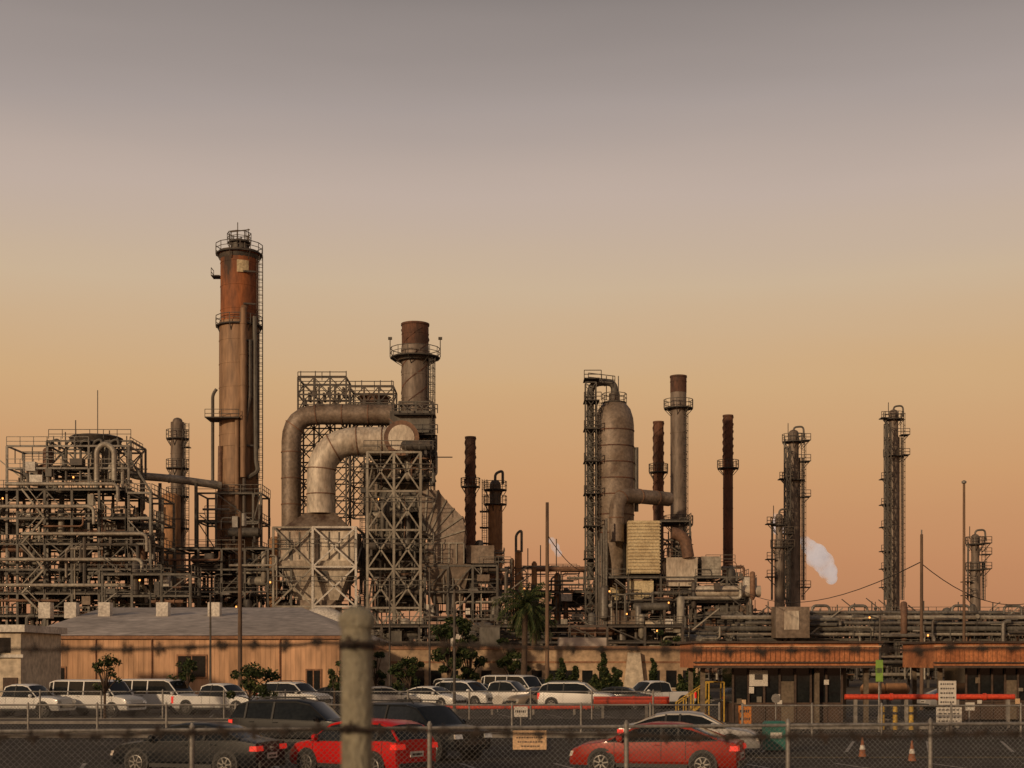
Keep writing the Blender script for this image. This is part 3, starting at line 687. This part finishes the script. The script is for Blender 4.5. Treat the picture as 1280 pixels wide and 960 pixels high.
def ex(m,cx,d,r):
    m.tube([(cx,d,Z(605,d)),(cx,d,Z(592,d)),(cx+1.1,d,Z(588,d)),(cx+1.1,d,Z(605,d))],.2,'steel_mid',8,.5)
    for y in(640,660,680): m.box(cx-r-1.2,cx-r,d-1,d+1,Z(y,d),Z(y,d)+.1,'deck')
stack('process_column',619,210.,606,18,[(606,632,'vessel_grey',.8),(632,None,'orange_tan',1)],(612,630,),(-1.1,600,700),platw=1.35,extra=ex,top='dome')

m=MB(); d=200.
frame(m,[X(p,d) for p in(600,632,664,700,738)],[d,d+8],[Z(y,d) for y in(790,765,740)],.26,'steel_mid',.5,.4)
clutter(m,X(600,d),X(745,d),d-1,d+8,1,Z(735,d),230,41,.85,6)
clutter(m,X(630,d),X(740,d),d-1,d+8,Z(738,d),Z(706,d),34,42,.7,2,True)
for px,w,yt in((648,9,690),(668,7,704),(697,8,718),(640,6,700)): m.lathe(X(px,d),d+1,[(S(w/2,d),0),(S(w/2,d),Z(yt,d)),(S(w/5,d),Z(yt-3,d))],12,random.choice(['orange_tan','column_tan','vessel_grey']))
m.tube([(X(645,d),d,Z(690,d)),(X(645,d),d,Z(668,d)),(X(652,d),d,Z(662,d)),(X(652,d),d,Z(690,d))],.18,'steel_mid',8,.5)
for px,yt in((696,672),(660,684),(676,680)): m.beam((X(px,d),d+2,Z(740,d)),(X(px,d),d+2,Z(yt,d)),.14,'steel_dark')
m.tube([(X(670,d),d-1,Z(712,d)),(X(744,d),d-1,Z(712,d))],.35,'duct_rust',8)
m.obj('pipe_rack')

# ------------------------------------------------------------ dome vessel
m=MB(); d=198.; cx=X(768,d); r=S(24.5,d)
m.lathe(cx,d,[(r*.55,Z(735,d)),(r*.6,Z(705,d)),(r,Z(672,d)),(r,Z(532,d)),(r*.96,Z(523,d)),(r*.82,Z(512,d)),(r*.6,Z(505,d)),(r*.3,Z(501,d)),(r*.1,Z(500,d))],30,'duct')
for y in(540,560,580,600,620,645,668): m.lathe(cx,d,[(r+.06,Z(y,d)),(r+.06,Z(y,d)+.16)],30,'rust_dark')
m.lathe(cx,d,[(r*.28,Z(505,d)),(r*.28,Z(492,d))],14,'steel_dark'); platform(m,cx,d,Z(503,d),r*.3,r*.62,10)
m.tube([(cx,d,Z(497,d)),(cx,d,Z(478,d)),(X(738,d),d,Z(478,d)),(X(738,d),d,Z(725,d))],S(4.5,d),'steel_mid',12,S(15,d),6,ribs=3,ribh=.06)
ladder(m,X(748,d),d-1.5,Z(700,d),Z(505,d)); 
lattice(m,X(731,d),X(744,d),d-2.5,d-.5,0,Z(482,d),20,.13,'steel_mid',.08)
for y in(478,505,540,580,620,660,700): 
    m.box(X(729,d),X(748,d),d-2.8,d+.5,Z(y,d),Z(y,d)+.12,'deck'); rail(m,(X(729,d),d-2.9,Z(y,d)),(X(750,d),d-2.9,Z(y,d)),w=.1)
rail(m,(X(735,d),d-1,Z(478,d)),(X(768,d),d-1,Z(482,d)),w=.1)
for px in(758,766,773): m.beam((X(px,d),d,Z(500,d)),(X(px,d),d,Z(470,d)),.12,'steel_dark')
m.tube([(X(795,d),d-.5,Z(560,d)),(X(795,d),d-.5,Z(640,d))],.3,'steel_mid',8)
for a in range(6):
    t=a*math.pi/3; m.beam((cx+r*.9*math.cos(t),d+r*.9*math.sin(t),0),(cx+r*.9*math.cos(t),d+r*.9*math.sin(t),Z(680,d)),.35,'steel_mid')
m.box(cx-r*.5,cx+r*.5,d-1.8,d+2,0,Z(735,d),'louver_cream')
m.obj('regenerator_vessel')
m=MB(); yy=d-4
m.tube([(X(768,d),yy,Z(680,d)),(X(768,d),yy,Z(622,d)),(X(838,d),yy+6,Z(622,d))],S(9,d),'duct',16,S(22,d),6,ribs=3.2,ribh=.07,ribm='duct_rust')
m.box(X(781,d),X(819,d),d-6,d-1,Z(720,d),Z(656,d),'louver_cream')
for k in range(16): z=Z(719-k*4,d); m.box(X(780,d),X(820,d),d-6.14,d-6.001,z,z+.18,'louver_cream')
frame(m,[X(p,d) for p in(744,781,820,862,900,925)],[d-6.3,d+3],[Z(y,d) for y in(785,755,725)],.28,'steel_mid',.6,.5)
frame(m,[X(p,d) for p in(822,858)],[d-4,d+3],[Z(y,d) for y in(702,678,655)],.24,'steel_mid',.8,.5)
m.box(X(828,d),X(866,d),d-5,d,Z(735,d),Z(700,d),'duct_light'); m.box(X(872,d),X(896,d),d-4,d,Z(724,d),Z(698,d),'pipe_pale')
m.box(X(783,d),X(812,d),d-5.5,d-1,Z(755,d),Z(728,d),'louver_cream')
m.box(X(755,d),X(790,d),d-7,d-4,0,Z(765,d),'duct'); m.box(X(795,d),X(815,d),d-8,d-6.5,0,Z(778,d),'stucco_pale')
m.tube([(X(858,d),d-6.6,Z(742,d)),(X(940,d),d-6.6,Z(742,d))],.75,'duct_light',12)
for k in range(5): m.cyl((X(742+k*3,d),d-6.6,0),(X(742+k*3,d),d-6.6,Z(690-k*9,d)),.15,None,6,'pipe_grey')
clutter(m,X(742,d),X(930,d),d-8,d+2,1,Z(732,d),330,51,.9,10)
clutter(m,X(815,d),X(925,d),d-4,d+2,Z(728,d),Z(704,d),36,52,.7,1,True)
clutter(m,X(820,d),X(860,d),d-4,d+2,Z(700,d),Z(660,d),24,53,.7,0,True)
m.tube([(X(835,d),d-5,Z(670,d)),(X(850,d),d-5,Z(672,d)),(X(855,d),d-5,Z(700,d))],.8,'duct_rust',12,2)
m.obj('catalytic_process_unit')
stack('exhaust_stack',848,206.,470,20,[(470,491,'rust_dark',1.02),(491,None,'vessel_grey',1)],(510,655),(.6,512,690),platw=1.6)
stack('exhaust_stack',823,214.,527,13,[(527,None,'rust_dark',1)],(590,),None,(529,640,3),platw=1.5)
stack('exhaust_stack',910,220.,519,12.5,[(519,None,'rust_dark',1)],(585,),None,(521,575,2),platw=1.8)

def towercol(name,px,d,yt,w,plats,seed,mt='vessel_grey'):
    gg=random.Random(seed)
    def e(m,cx,dd,r):
        for y in plats:
            sx=gg.choice((-1,1)); z=Z(y,dd); 
            m.box(cx+min(sx*r,sx*(r+1.4)),cx+max(sx*r,sx*(r+1.4)),dd-1.4,dd+.6,z,z+.14,'deck')
            rail(m,(cx+sx*(r+1.4),dd-1.4,z),(cx+sx*r*.3,dd-1.4,z),w=.09); m.beam((cx+sx*(r+1.3),dd-1,z),(cx+sx*r,dd-1,z-1.4),.12,'steel_dark')
        m.tube([(cx-r-.4,dd-.3,Z(yt+6,dd)),(cx-r-.45,dd-.3,Z(750,dd))],.17,'steel_mid',8)
        m.tube([(cx+r+.35,dd-.3,Z(yt+30,dd)),(cx+r+.4,dd-.3,Z(750,dd))],.14,'steel_dark',8)
        m.tube([(cx,dd,Z(yt,dd)),(cx,dd,Z(yt-9,dd)),(cx+1.6,dd,Z(yt-10,dd)),(cx+1.7,dd,Z(yt+4,dd))],.16,'steel_mid',8,.6)
        m.beam((cx-.9,dd,Z(yt+2,dd)),(cx-.9,dd,Z(yt-14,dd)),.11,'steel_dark')
    stack(name,px,d,yt,w,[(yt,yt+30,mt,.75),(yt+30,None,mt,1)],(plats[0],plats[2]),(1.0,yt,750),platw=1.45,extra=e,top='dome')
towercol('process_column',992,235.,543,17,(552,578,600,622,650,668,690,712,735),5)
towercol('process_column',974,228.,646,12,(656,668,684,700,722),6)
towercol('process_column',1117,250.,517,15,(524,545,570,600,632,660,690,712,735),8)
towercol('process_column',1219,235.,672,13,(680,694,712,728,745),9)
def lat_attach(px0,px1,d,y0):
    m=MB(); lattice(m,X(px0,d),X(px1,d),d-1.5,d+.5,0,Z(y0,d),16,.14,'steel_mid',.09)
    m.obj('ladder_tower')
lat_attach(981,986,233,560); lat_attach(1106,1111,248,530)

# ------------------------------------------------------------ right pipe racks
m=MB(); d=165.
pxs=list(range(880,1321,40))
frame(m,[X(p,d) for p in pxs],[d,d+8],[Z(y,d) for y in(800,785,771)],.26,'steel_mid',.3,.25)
clutter(m,X(880,d),X(1320,d),d-2,d+8,1,Z(772,d),520,61,.8,6,True)
clutter(m,X(880,d),X(1320,d),d-2,d+8,1,Z(790,d),90,66,.8,0)
for y,r_,mt,a,c in((772,.25,'pipe_pale',900,1320),(779,.2,'pipe_grey',930,1320),(786,.3,'steel_mid',890,1300),(793,.18,'pipe_pale',880,1320),(766,.16,'pipe_grey',1000,1250)):
    m.tube([(X(a,d),d-.9,Z(y,d)),(X(c,d),d-.9,Z(y,d))],r_,mt,8,ribs=5,ribh=.06)
m.box(X(962,d),X(1003,d),d-4,d-1,Z(798,d),Z(760,d),'duct'); m.box(X(972,d),X(990,d),d-4.1,d-4.003,Z(788,d),Z(765,d),'duct_light')
for px in range(900,1300,22): m.beam((X(px,d),d+3,Z(790,d)),(X(px,d),d+3,Z(random.uniform(748,766),d)),.12,'steel_mid')
for px in (1015,1062,1190,1255): m.tube([(X(px,d),d,Z(772,d)),(X(px,d),d,Z(757,d)),(X(px+22,d),d,Z(757,d)),(X(px+22,d),d,Z(772,d))],.16,'pipe_grey',8,.6)
m.obj('pipe_rack')
m=MB(); d=215.
frame(m,[X(p,d) for p in range(900,1330,36)],[d,d+8],[Z(y,d) for y in(790,768)],.26,'steel_dark',.4,.35)
clutter(m,X(900,d),X(1320,d),d-2,d+8,4,Z(762,d),260,62,.8,5,True)
m.obj('pipe_rack')
m=MB(); d=160.
clutter(m,X(430,d),X(900,d),d,d+8,1,Z(782,d),420,63,.8,14)
frame(m,[X(p,d) for p in range(430,900,47)],[d,d+7],[Z(y,d) for y in(803,783)],.26,'steel_dark',.5,.35)
m.box(X(600,d),X(625,d),d-3,d,0,Z(785,d),'steel_mid'); 
m.obj('pipe_rack')
m=MB(); d=180.
frame(m,[X(p,d) for p in range(190,365,29)],[d,d+8],[Z(y,d) for y in(770,740,712,686)],.26,'steel_mid',.5,.35)
clutter(m,X(190,d),X(360,d),d-1,d+8,1,Z(690,d),210,64,.8,8)
m.lathe(X(338,d),d+3,[(S(7,d),0),(S(7,d),Z(672,d)),(S(3,d),Z(668,d))],14,'orange_tan')
m.obj('pipe_rack')
m=MB(); d=178.
m.tube([(X(388,d),d-8,Z(790,d)),(X(405,d),d-8,Z(778,d)),(X(425,d),d-8,Z(778,d)),(X(440,d),d-8,Z(800,d))],1.6,'white_metal',14,1.5); m.obj('storage_drum')

# ------------------------------------------------------------ poles, lamps, cables
def pole(px,d,yt,w,mt):
    m=MB(); x=X(px,d); zt=Z(yt,d); r=S(w,d)/2
    m.cyl((x,d,0),(x,d,zt),r,r*.72,12,mt)
    return m,x,zt
m,x,zt=pole(300,92,640,6,'wood_pole'); m.box(x-.45,x-.1,91.7,92,zt-1,zt-.3,'galv'); m.cyl((x+.25,92,zt-.9),(x+.25,92,zt-.1),.16,None,10,'galv'); m.obj('utility_pole')
m,x,zt=pole(684,104,628,5.5,'wood_pole'); m.obj('utility_pole')
m,x,zt=pole(1152,92,668,5,'wood_pole'); m.cyl((x,92,zt),(x,92,zt+.3),.05,None,6,'galv'); m.obj('utility_pole')
m,x,zt=pole(1205,76,605,4.2,'wood_pole'); m.lathe(x,76,[(.03,zt),(.13,zt+.05),(.13,zt+.14),(.03,zt+.2)],10,'galv'); m.obj('flagpole')
def lamp(px,d,yt,arms):
    m=MB(); x=X(px,d); zt=Z(yt,d); m.cyl((x,d,0),(x,d,.5),.17,.15,10,'concrete'); m.cyl((x,d,.5),(x,d,zt),.085,.06,10,'steel_dark')
    for s_ in arms: m.tube([(x,d,zt-.15),(x+s_*.5,d,zt),(x+s_*.9,d,zt)],.035,'steel_dark',8); m.frus(x+s_*1.05,d,zt-.07,zt+.06,.30,.16,.22,.12,'steel_mid'); m.box(x+s_*1.05-.2,x+s_*1.05+.2,d-.1,d+.1,zt-.085,zt-.071,'lamp_clear')
    m.obj('street_lamp')
lamp(568,80,737,(1,)); lamp(537,100,710,(1,)); lamp(487,112,722,(-1,1)); lamp(263,98,742,(1,)); lamp(1100,70,770,(-1,))
def cable(p,q,sag,name='overhead_cable',r=.03):
    m=MB(); p=Vector(p);q=Vector(q); pts=[p.lerp(q,i/16)-Vector((0,0,sag*4*(i/16)*(1-i/16))) for i in range(17)]
    m.tube(pts,r,'wire_dark',5); m.obj(name)
cable((X(915,190),190,Z(730,190)),(X(1150,92),92,Z(703,92)),2.5,r=.035); cable((X(1150,92),92,Z(703,92)),(X(1330,120),120,Z(735,120)),2.,r=.03)
cable((X(684,104),104,Z(668,104)),(X(736,190),190,Z(712,190)),1.,r=.035)

# steam
def steam(balls,d):
    bm=bmesh.new()
    for (px,py,rr) in balls:
        bmesh.ops.create_icosphere(bm,subdivisions=3,radius=S(rr,d),matrix=Matrix.Translation((X(px,d),d,Z(py,d))))
    me=bpy.data.meshes.new('steam_mesh'); bm.to_mesh(me); o=bpy.data.objects.new('steam_plume',me); sc.collection.objects.link(o)
    rm=o.modifiers.new('r','REMESH'); rm.mode='VOXEL'; rm.voxel_size=.25
    me.materials.append(mt)
mt=bpy.data.materials.new('steam'); mt.use_nodes=True; nt=mt.node_tree; nt.nodes.clear()
out=nt.nodes.new('ShaderNodeOutputMaterial'); vol=nt.nodes.new('ShaderNodeVolumePrincipled'); vol.inputs['Color'].default_value=(.97,.96,.95,1); vol.inputs['Anisotropy'].default_value=.0
vol.inputs['Emission Color'].default_value=(.60,.50,.47,1)  # added self-glow stands in for light scattered inside the steam
tc=nt.nodes.new('ShaderNodeTexCoord'); nz=nt.nodes.new('ShaderNodeTexNoise'); nz.inputs['Scale'].default_value=.32; nz.inputs['Detail'].default_value=6
mr=nt.nodes.new('ShaderNodeMapRange'); mr.inputs[1].default_value=.36; mr.inputs[2].default_value=.62; mr.inputs[3].default_value=0; mr.inputs[4].default_value=1.6
ml=nt.nodes.new('ShaderNodeMath'); ml.operation='MULTIPLY'; ml.inputs[1].default_value=.42
nt.links.new(tc.outputs['Object'],nz.inputs['Vector']); nt.links.new(nz.outputs['Fac'],mr.inputs[0]); nt.links.new(mr.outputs[0],vol.inputs['Density']); nt.links.new(mr.outputs[0],ml.inputs[0]); nt.links.new(ml.outputs[0],vol.inputs['Emission Strength']); nt.links.new(vol.outputs[0],out.inputs['Volume'])
steam(((1006,676,7),(1012,684,10),(1021,692,13),(1029,703,14),(1035,714,12),(1039,723,8),(1016,700,9)),300)
steam(((970,652,5),(974,662,8),(970,644,4)),300)
steam(((690,676,5),(694,684,6),(698,692,5)),260)

# ------------------------------------------------------------ vegetation
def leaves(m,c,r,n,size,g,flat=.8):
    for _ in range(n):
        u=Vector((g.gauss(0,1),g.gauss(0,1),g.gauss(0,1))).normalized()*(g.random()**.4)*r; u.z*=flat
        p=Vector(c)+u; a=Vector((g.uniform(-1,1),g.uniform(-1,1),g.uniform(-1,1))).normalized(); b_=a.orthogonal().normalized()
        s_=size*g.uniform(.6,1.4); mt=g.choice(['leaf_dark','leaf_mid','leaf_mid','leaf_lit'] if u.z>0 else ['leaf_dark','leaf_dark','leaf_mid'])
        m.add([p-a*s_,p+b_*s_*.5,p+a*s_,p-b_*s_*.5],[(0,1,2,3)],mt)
def tree(px,d,yt,wpx,seed,n=900,size=.12,k=11,hbk=.45):
    g=random.Random(seed); m=MB(); x=X(px,d); H=Z(yt,d); R=S(wpx,d)/2; hb=H*hbk
    m.cyl((x,d,0),(x,d,hb),H*.018+.02,H*.013+.01,8,'bark')
    for i in range(k):
        a=g.uniform(0,6.28);rr=g.uniform(.1,.95)*R; z=g.uniform(hb*.9,H-R*.2); c=(x+rr*math.cos(a),d+rr*math.sin(a),z)
        st_=(x,d,hb*g.uniform(.7,1)); mid=((st_[0]*.5+c[0]*.5),(st_[1]*.5+c[1]*.5),(st_[2]*.4+c[2]*.6))
        m.tube([st_,mid,c],.03,'bark',5,rs=[H*.010,H*.007,H*.003]); leaves(m,c,R*g.uniform(.18,.34),n//k,size,g)
    m.obj('tree')
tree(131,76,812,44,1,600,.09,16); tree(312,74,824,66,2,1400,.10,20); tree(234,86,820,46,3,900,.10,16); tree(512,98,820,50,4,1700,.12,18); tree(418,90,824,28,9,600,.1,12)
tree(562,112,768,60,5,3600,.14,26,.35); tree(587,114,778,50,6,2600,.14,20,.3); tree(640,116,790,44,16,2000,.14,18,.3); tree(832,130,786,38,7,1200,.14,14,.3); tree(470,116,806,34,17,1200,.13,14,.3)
def shrub(px,d,yt,wpx,seed):
    g=random.Random(seed); m=MB(); x=X(px,d);H=Z(yt,d);R=S(wpx,d)/2
    m.cyl((x,d,0),(x,d,H*.8),.07,.03,6,'bark')
    for i in range(10):
        t=i/9; leaves(m,(x+g.uniform(-.3,.3)*R,d+g.uniform(-.3,.3)*R,.3+t*(H-.5)),R*(1.1-t*.85)*g.uniform(.7,1.15),220,.11,g,1.2)
    m.obj('cypress_shrub')
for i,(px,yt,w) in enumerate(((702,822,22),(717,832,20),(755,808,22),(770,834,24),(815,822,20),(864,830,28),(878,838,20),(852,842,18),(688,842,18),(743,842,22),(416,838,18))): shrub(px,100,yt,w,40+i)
def palm(px,d,yt,seed,R):
    g=random.Random(seed); m=MB(); x=X(px,d);H=Z(yt,d)
    m.tube([(x,d,0),(x+.1,d,H*.5),(x+.15,d,H)],.25,'bark',10,rs=[.32,.22,.24])
    for i in range(60):
        a=g.uniform(0,6.28);el=g.uniform(-.8,1.3);L=R*g.uniform(.75,1.1); pr=Vector((x+.15,d,H)); v=Vector((math.cos(a)*math.cos(el),math.sin(a)*math.cos(el),math.sin(el)))
        for k in range(8):
            q=pr+v*(L/8); v=(v+Vector((0,0,-.20))).normalized(); m.beam(pr,q,.035,'leaf_mid')
            sd=v.cross(Vector((0,0,1)))
            if sd.length<.05: sd=Vector((1,0,0))
            sd.normalize()
            for s_ in(1,-1):
                for j in range(2):
                    b0=pr.lerp(q,j*.5); w=.5*(1-k/9)
                    tip=b0+sd*s_*w+v*.25+Vector((0,0,-.22)); m.add([b0,b0+v*.12,tip],[(0,1,2)],g.choice(['leaf_dark','leaf_mid','leaf_dark','leaf_lit']))
            pr=q
    m.obj('palm_tree')
palm(654,114,758,3,2.9); palm(666,120,774,5,2.2)

# ------------------------------------------------------------ red barrier pipes, bollards, stairs, signs
def redpipe(p0,p1,y,d,r):
    m=MB(); z=Z(y,d); m.tube([(X(p0,d),d,z),(X(p1,d),d,z)],r,'pipe_red',12,ribs=2.2,ribh=.04)
    x=X(p0,d)+.5
    while x<X(p1,d): m.box(x-.07,x+.07,d-.1,d+.1,0,z-r,'concrete'); x+=2.4
    m.obj('red_pipe_barrier')
redpipe(742,836,876,79,.24); redpipe(1056,1268,871,68,.13); redpipe(450,742,884,84,.12)
for px in(1119,1139,1103): 
    m=MB(); d=66; m.lathe(X(px,d),d,[(.11,0),(.11,1.0),(.09,1.07),(.03,1.12)],12,'yellow'); m.lathe(X(px,d),d,[(.115,.7),(.115,.82)],12,'sign_ink'); m.obj('safety_bollard')
m=MB(); d=72.
for yy in(d,d+1.1):
    m.beam((X(848,d),yy,.1),(X(886,d),yy,1.2),.10,'yellow'); m.beam((X(848,d),yy,1.05),(X(886,d),yy,2.1),.05,'yellow'); m.beam((X(886,d),yy,2.1),(X(905,d),yy,2.1),.05,'yellow')
    for k in range(5): px=848+k*9.5; m.beam((X(px,d),yy,.1+k*.275),(X(px,d),yy,1.05+k*.265),.05,'yellow')
    m.beam((X(905,d),yy,0),(X(905,d),yy,2.1),.06,'yellow'); m.beam((X(886,d),yy,0),(X(886,d),yy,2.1),.06,'yellow')
for k in range(6): px=848+k*7; m.box(X(px,d),X(px+7,d),d+.06,d+1.04,.12+k*.19,.17+k*.19,'galv')
m.box(X(886,d),X(905,d),d+.06,d+1.04,1.15,1.2,'galv'); m.obj('yellow_access_stairs')
def sign(name,px,d,y0,y1,w,mt,rows=3):
    m=MB(); x=X(px,d); a=S(w,d)/2; z0,z1=Z(y1,d),Z(y0,d)
    m.cyl((x,d+.04,0),(x,d+.04,z1),.035,None,8,'galv')
    m.box(x-a,x+a,d-.03,d-.005,z0,z1,mt); h=(z1-z0)/(rows*2+1); g=random.Random(px)
    for k in range(rows):
        xx=x-a*.8
        while xx<x+a*.7:
            e=g.uniform(.05,.14)*a*2; e=min(e,x+a*.8-xx); m.box(xx,xx+e,d-.036,d-.032,z1-h*(2*k+1.8),z1-h*(2*k+1.1),'sign_ink'); xx+=e+a*.1
    m.obj(name)
sign('traffic_sign',651,66,883,896,17,'sign_white',1); sign('warning_sign',931,64,882,906,16,'sign_orange',2)
sign('notice_sign',1184,62,851,882,22,'sign_white',5); sign('notice_sign',1186,61.5,884,905,32,'sign_white',4)
sign('parking_sign',1099,64,825,852,9,'sign_green',1); sign('notice_sign',1212,63,878,888,12,'sign_white',1)
t=(662-640)/F; s_=(t*fy0-fx0)/((fx1-fx0)-t*(fy1-fy0)); qx=fx0+(fx1-fx0)*s_; qy=fy0+(fy1-fy0)*s_-.06
m=MB(); a=S(21,qy); z1,z0=Z(913,qy),Z(937,qy); m.box(qx-a,qx+a,qy-.01,qy,z0,z1,'sign_tan')
g_=random.Random(8)
for k,e in enumerate((.62,.8,.72,.5)):
    h=(z1-z0)/9; xx=qx-a*e
    while xx<qx+a*e: w_=g_.uniform(.03,.08)*a*2; m.box(xx,min(xx+w_,qx+a*.88),qy-.014,qy-.012,z1-h*(2*k+1.7),z1-h*(2*k+1.1),'sign_ink'); xx+=w_+a*.05
m.obj('fence_notice_sign')
def octsign(px,d,y,r,mt):
    m=MB(); x=X(px,d); z=Z(y,d); m.cyl((x,d+.05,0),(x,d+.05,z),.035,None,8,'galv'); m.cyl((x,d,z),(x,d+.02,z),S(r,d),None,8,mt); m.obj('octagonal_traffic_sign')
octsign(970,66,873,6,'galv'); octsign(1003,76,868,6,'sign_white'); octsign(622,88,876,7,'sign_white')
for px,d in((1078,47),(1140,45)):
    m=MB(); x=X(px,d); m.box(x-.17,x+.17,d-.17,d+.17,.01,.05,'rubber'); m.lathe(x,d,[(.13,.05),(.07,.36),(.028,.66),(.022,.68)],14,'cone_orange'); m.lathe(x,d,[(.098,.28),(.066,.42)],14,'sign_white'); m.obj('traffic_cone')
m=MB(); d=50.; x=X(968,d); m.frus(x,d,.08,.95,.34,.3,.38,.34,'teal'); m.frus(x,d,.95,1.08,.40,.36,.30,.28,'teal'); m.box(x-.2,x+.2,d-.345,d-.33,.5,.7,'sign_white'); m.box(x-.3,x+.3,d-.25,d+.25,.0,.08,'plastic_black'); m.obj('litter_bin')
for px in(1092,1120):
    m=MB(); d=84; x=X(px,d); z=Z(862,d); m.tube([(x-.75,d,z),(x-.55,d,z),(x+.55,d,z),(x+.75,d,z)],.4,'orange_tan',14,rs=[.2,.4,.4,.2]); m.box(x-.5,x-.35,d-.25,d+.25,0,z-.3,'concrete'); m.box(x+.35,x+.5,d-.25,d+.25,0,z-.3,'concrete'); m.obj('horizontal_storage_tank')
chainlink('chain_link_fence',-32,77.5,8,77.5,1.5,[i*3.3 for i in range(13)],.16,.007,.04)

# ------------------------------------------------------------ camera, light, world
cam=bpy.data.cameras.new('camera'); co=bpy.data.objects.new('camera',cam); sc.collection.objects.link(co); sc.camera=co
co.location=(0,0,CAMH); co.rotation_euler=(math.radians(90),0,0)
cam.sensor_width=36; cam.lens=36*F/1280; cam.shift_y=(HY-480)/1280; cam.clip_end=6000; cam.clip_start=.1
cam.dof.use_dof=True; cam.dof.focus_distance=150; cam.dof.aperture_fstop=2.4
SE,SA=15,-36
sl=bpy.data.lights.new('sun','SUN'); so=bpy.data.objects.new('sun',sl); sc.collection.objects.link(so)
sl.energy=2.2; sl.angle=math.radians(2.5); sl.color=(1,.70,.42)
sd=Vector((math.sin(math.radians(SA))*math.cos(math.radians(SE)),-math.cos(math.radians(SA))*math.cos(math.radians(SE)),math.sin(math.radians(SE))))
so.rotation_euler=sd.to_track_quat('Z','Y').to_euler()
w=bpy.data.worlds.new('World'); sc.world=w; w.use_nodes=True; nt=w.node_tree; N=nt.nodes; L=nt.links
bg=N['Background']; sky=N.new('ShaderNodeTexSky'); sky.sky_type='NISHITA'; sky.sun_disc=False
sky.sun_elevation=math.radians(SE); sky.sun_rotation=math.atan2(sd.x,sd.y)
tc=N.new('ShaderNodeTexCoord'); sp=N.new('ShaderNodeSeparateXYZ'); L.new(tc.outputs['Generated'],sp.inputs[0])
mpn=N.new('ShaderNodeMapping'); mpn.inputs['Scale'].default_value=(1.2,1.2,9); L.new(tc.outputs['Generated'],mpn.inputs['Vector'])
nz=N.new('ShaderNodeTexNoise'); nz.inputs['Scale'].default_value=1.6; nz.inputs['Detail'].default_value=3; L.new(mpn.outputs[0],nz.inputs['Vector'])
ma=N.new('ShaderNodeMath'); ma.operation='MULTIPLY_ADD'; ma.inputs[1].default_value=.04; L.new(nz.outputs['Fac'],ma.inputs[0]); L.new(sp.outputs['Z'],ma.inputs[2])
mb=N.new('ShaderNodeMath'); mb.operation='SUBTRACT'; mb.inputs[1].default_value=.02; L.new(ma.outputs[0],mb.inputs[0])
r=N.new('ShaderNodeValToRGB'); L.new(mb.outputs[0],r.inputs[0])
def lin(c): return tuple(((v/255)/12.92 if v/255<=.04045 else ((v/255+.055)/1.055)**2.4) for v in c)
stops=[(0,(176,118,84)),(.07,(196,138,96)),(.125,(206,155,107)),(.19,(210,171,125)),(.25,(206,181,151)),(.31,(194,175,162)),(.36,(170,157,151)),(.42,(136,127,123)),(.6,(98,95,97)),(1,(70,72,80))]
cr=r.color_ramp; cr.elements[0].position=stops[0][0]; cr.elements[0].color=(*lin(stops[0][1]),1); cr.elements[1].position=1; cr.elements[1].color=(*lin(stops[-1][1]),1)
for p,c in stops[1:-1]: e=cr.elements.new(p); e.color=(*lin(c),1)
bg.inputs['Strength'].default_value=.96; L.new(r.outputs[0],bg.inputs[0])
bg2=N.new('ShaderNodeBackground'); bg2.inputs['Strength'].default_value=.002; L.new(sky.outputs[0],bg2.inputs[0])
ad=N.new('ShaderNodeAddShader'); L.new(bg.outputs[0],ad.inputs[0]); L.new(bg2.outputs[0],ad.inputs[1]); L.new(ad.outputs[0],N['World Output'].inputs[0])
sc.view_settings.view_transform='Standard'; sc.view_settings.look='None'; sc.view_settings.exposure=0
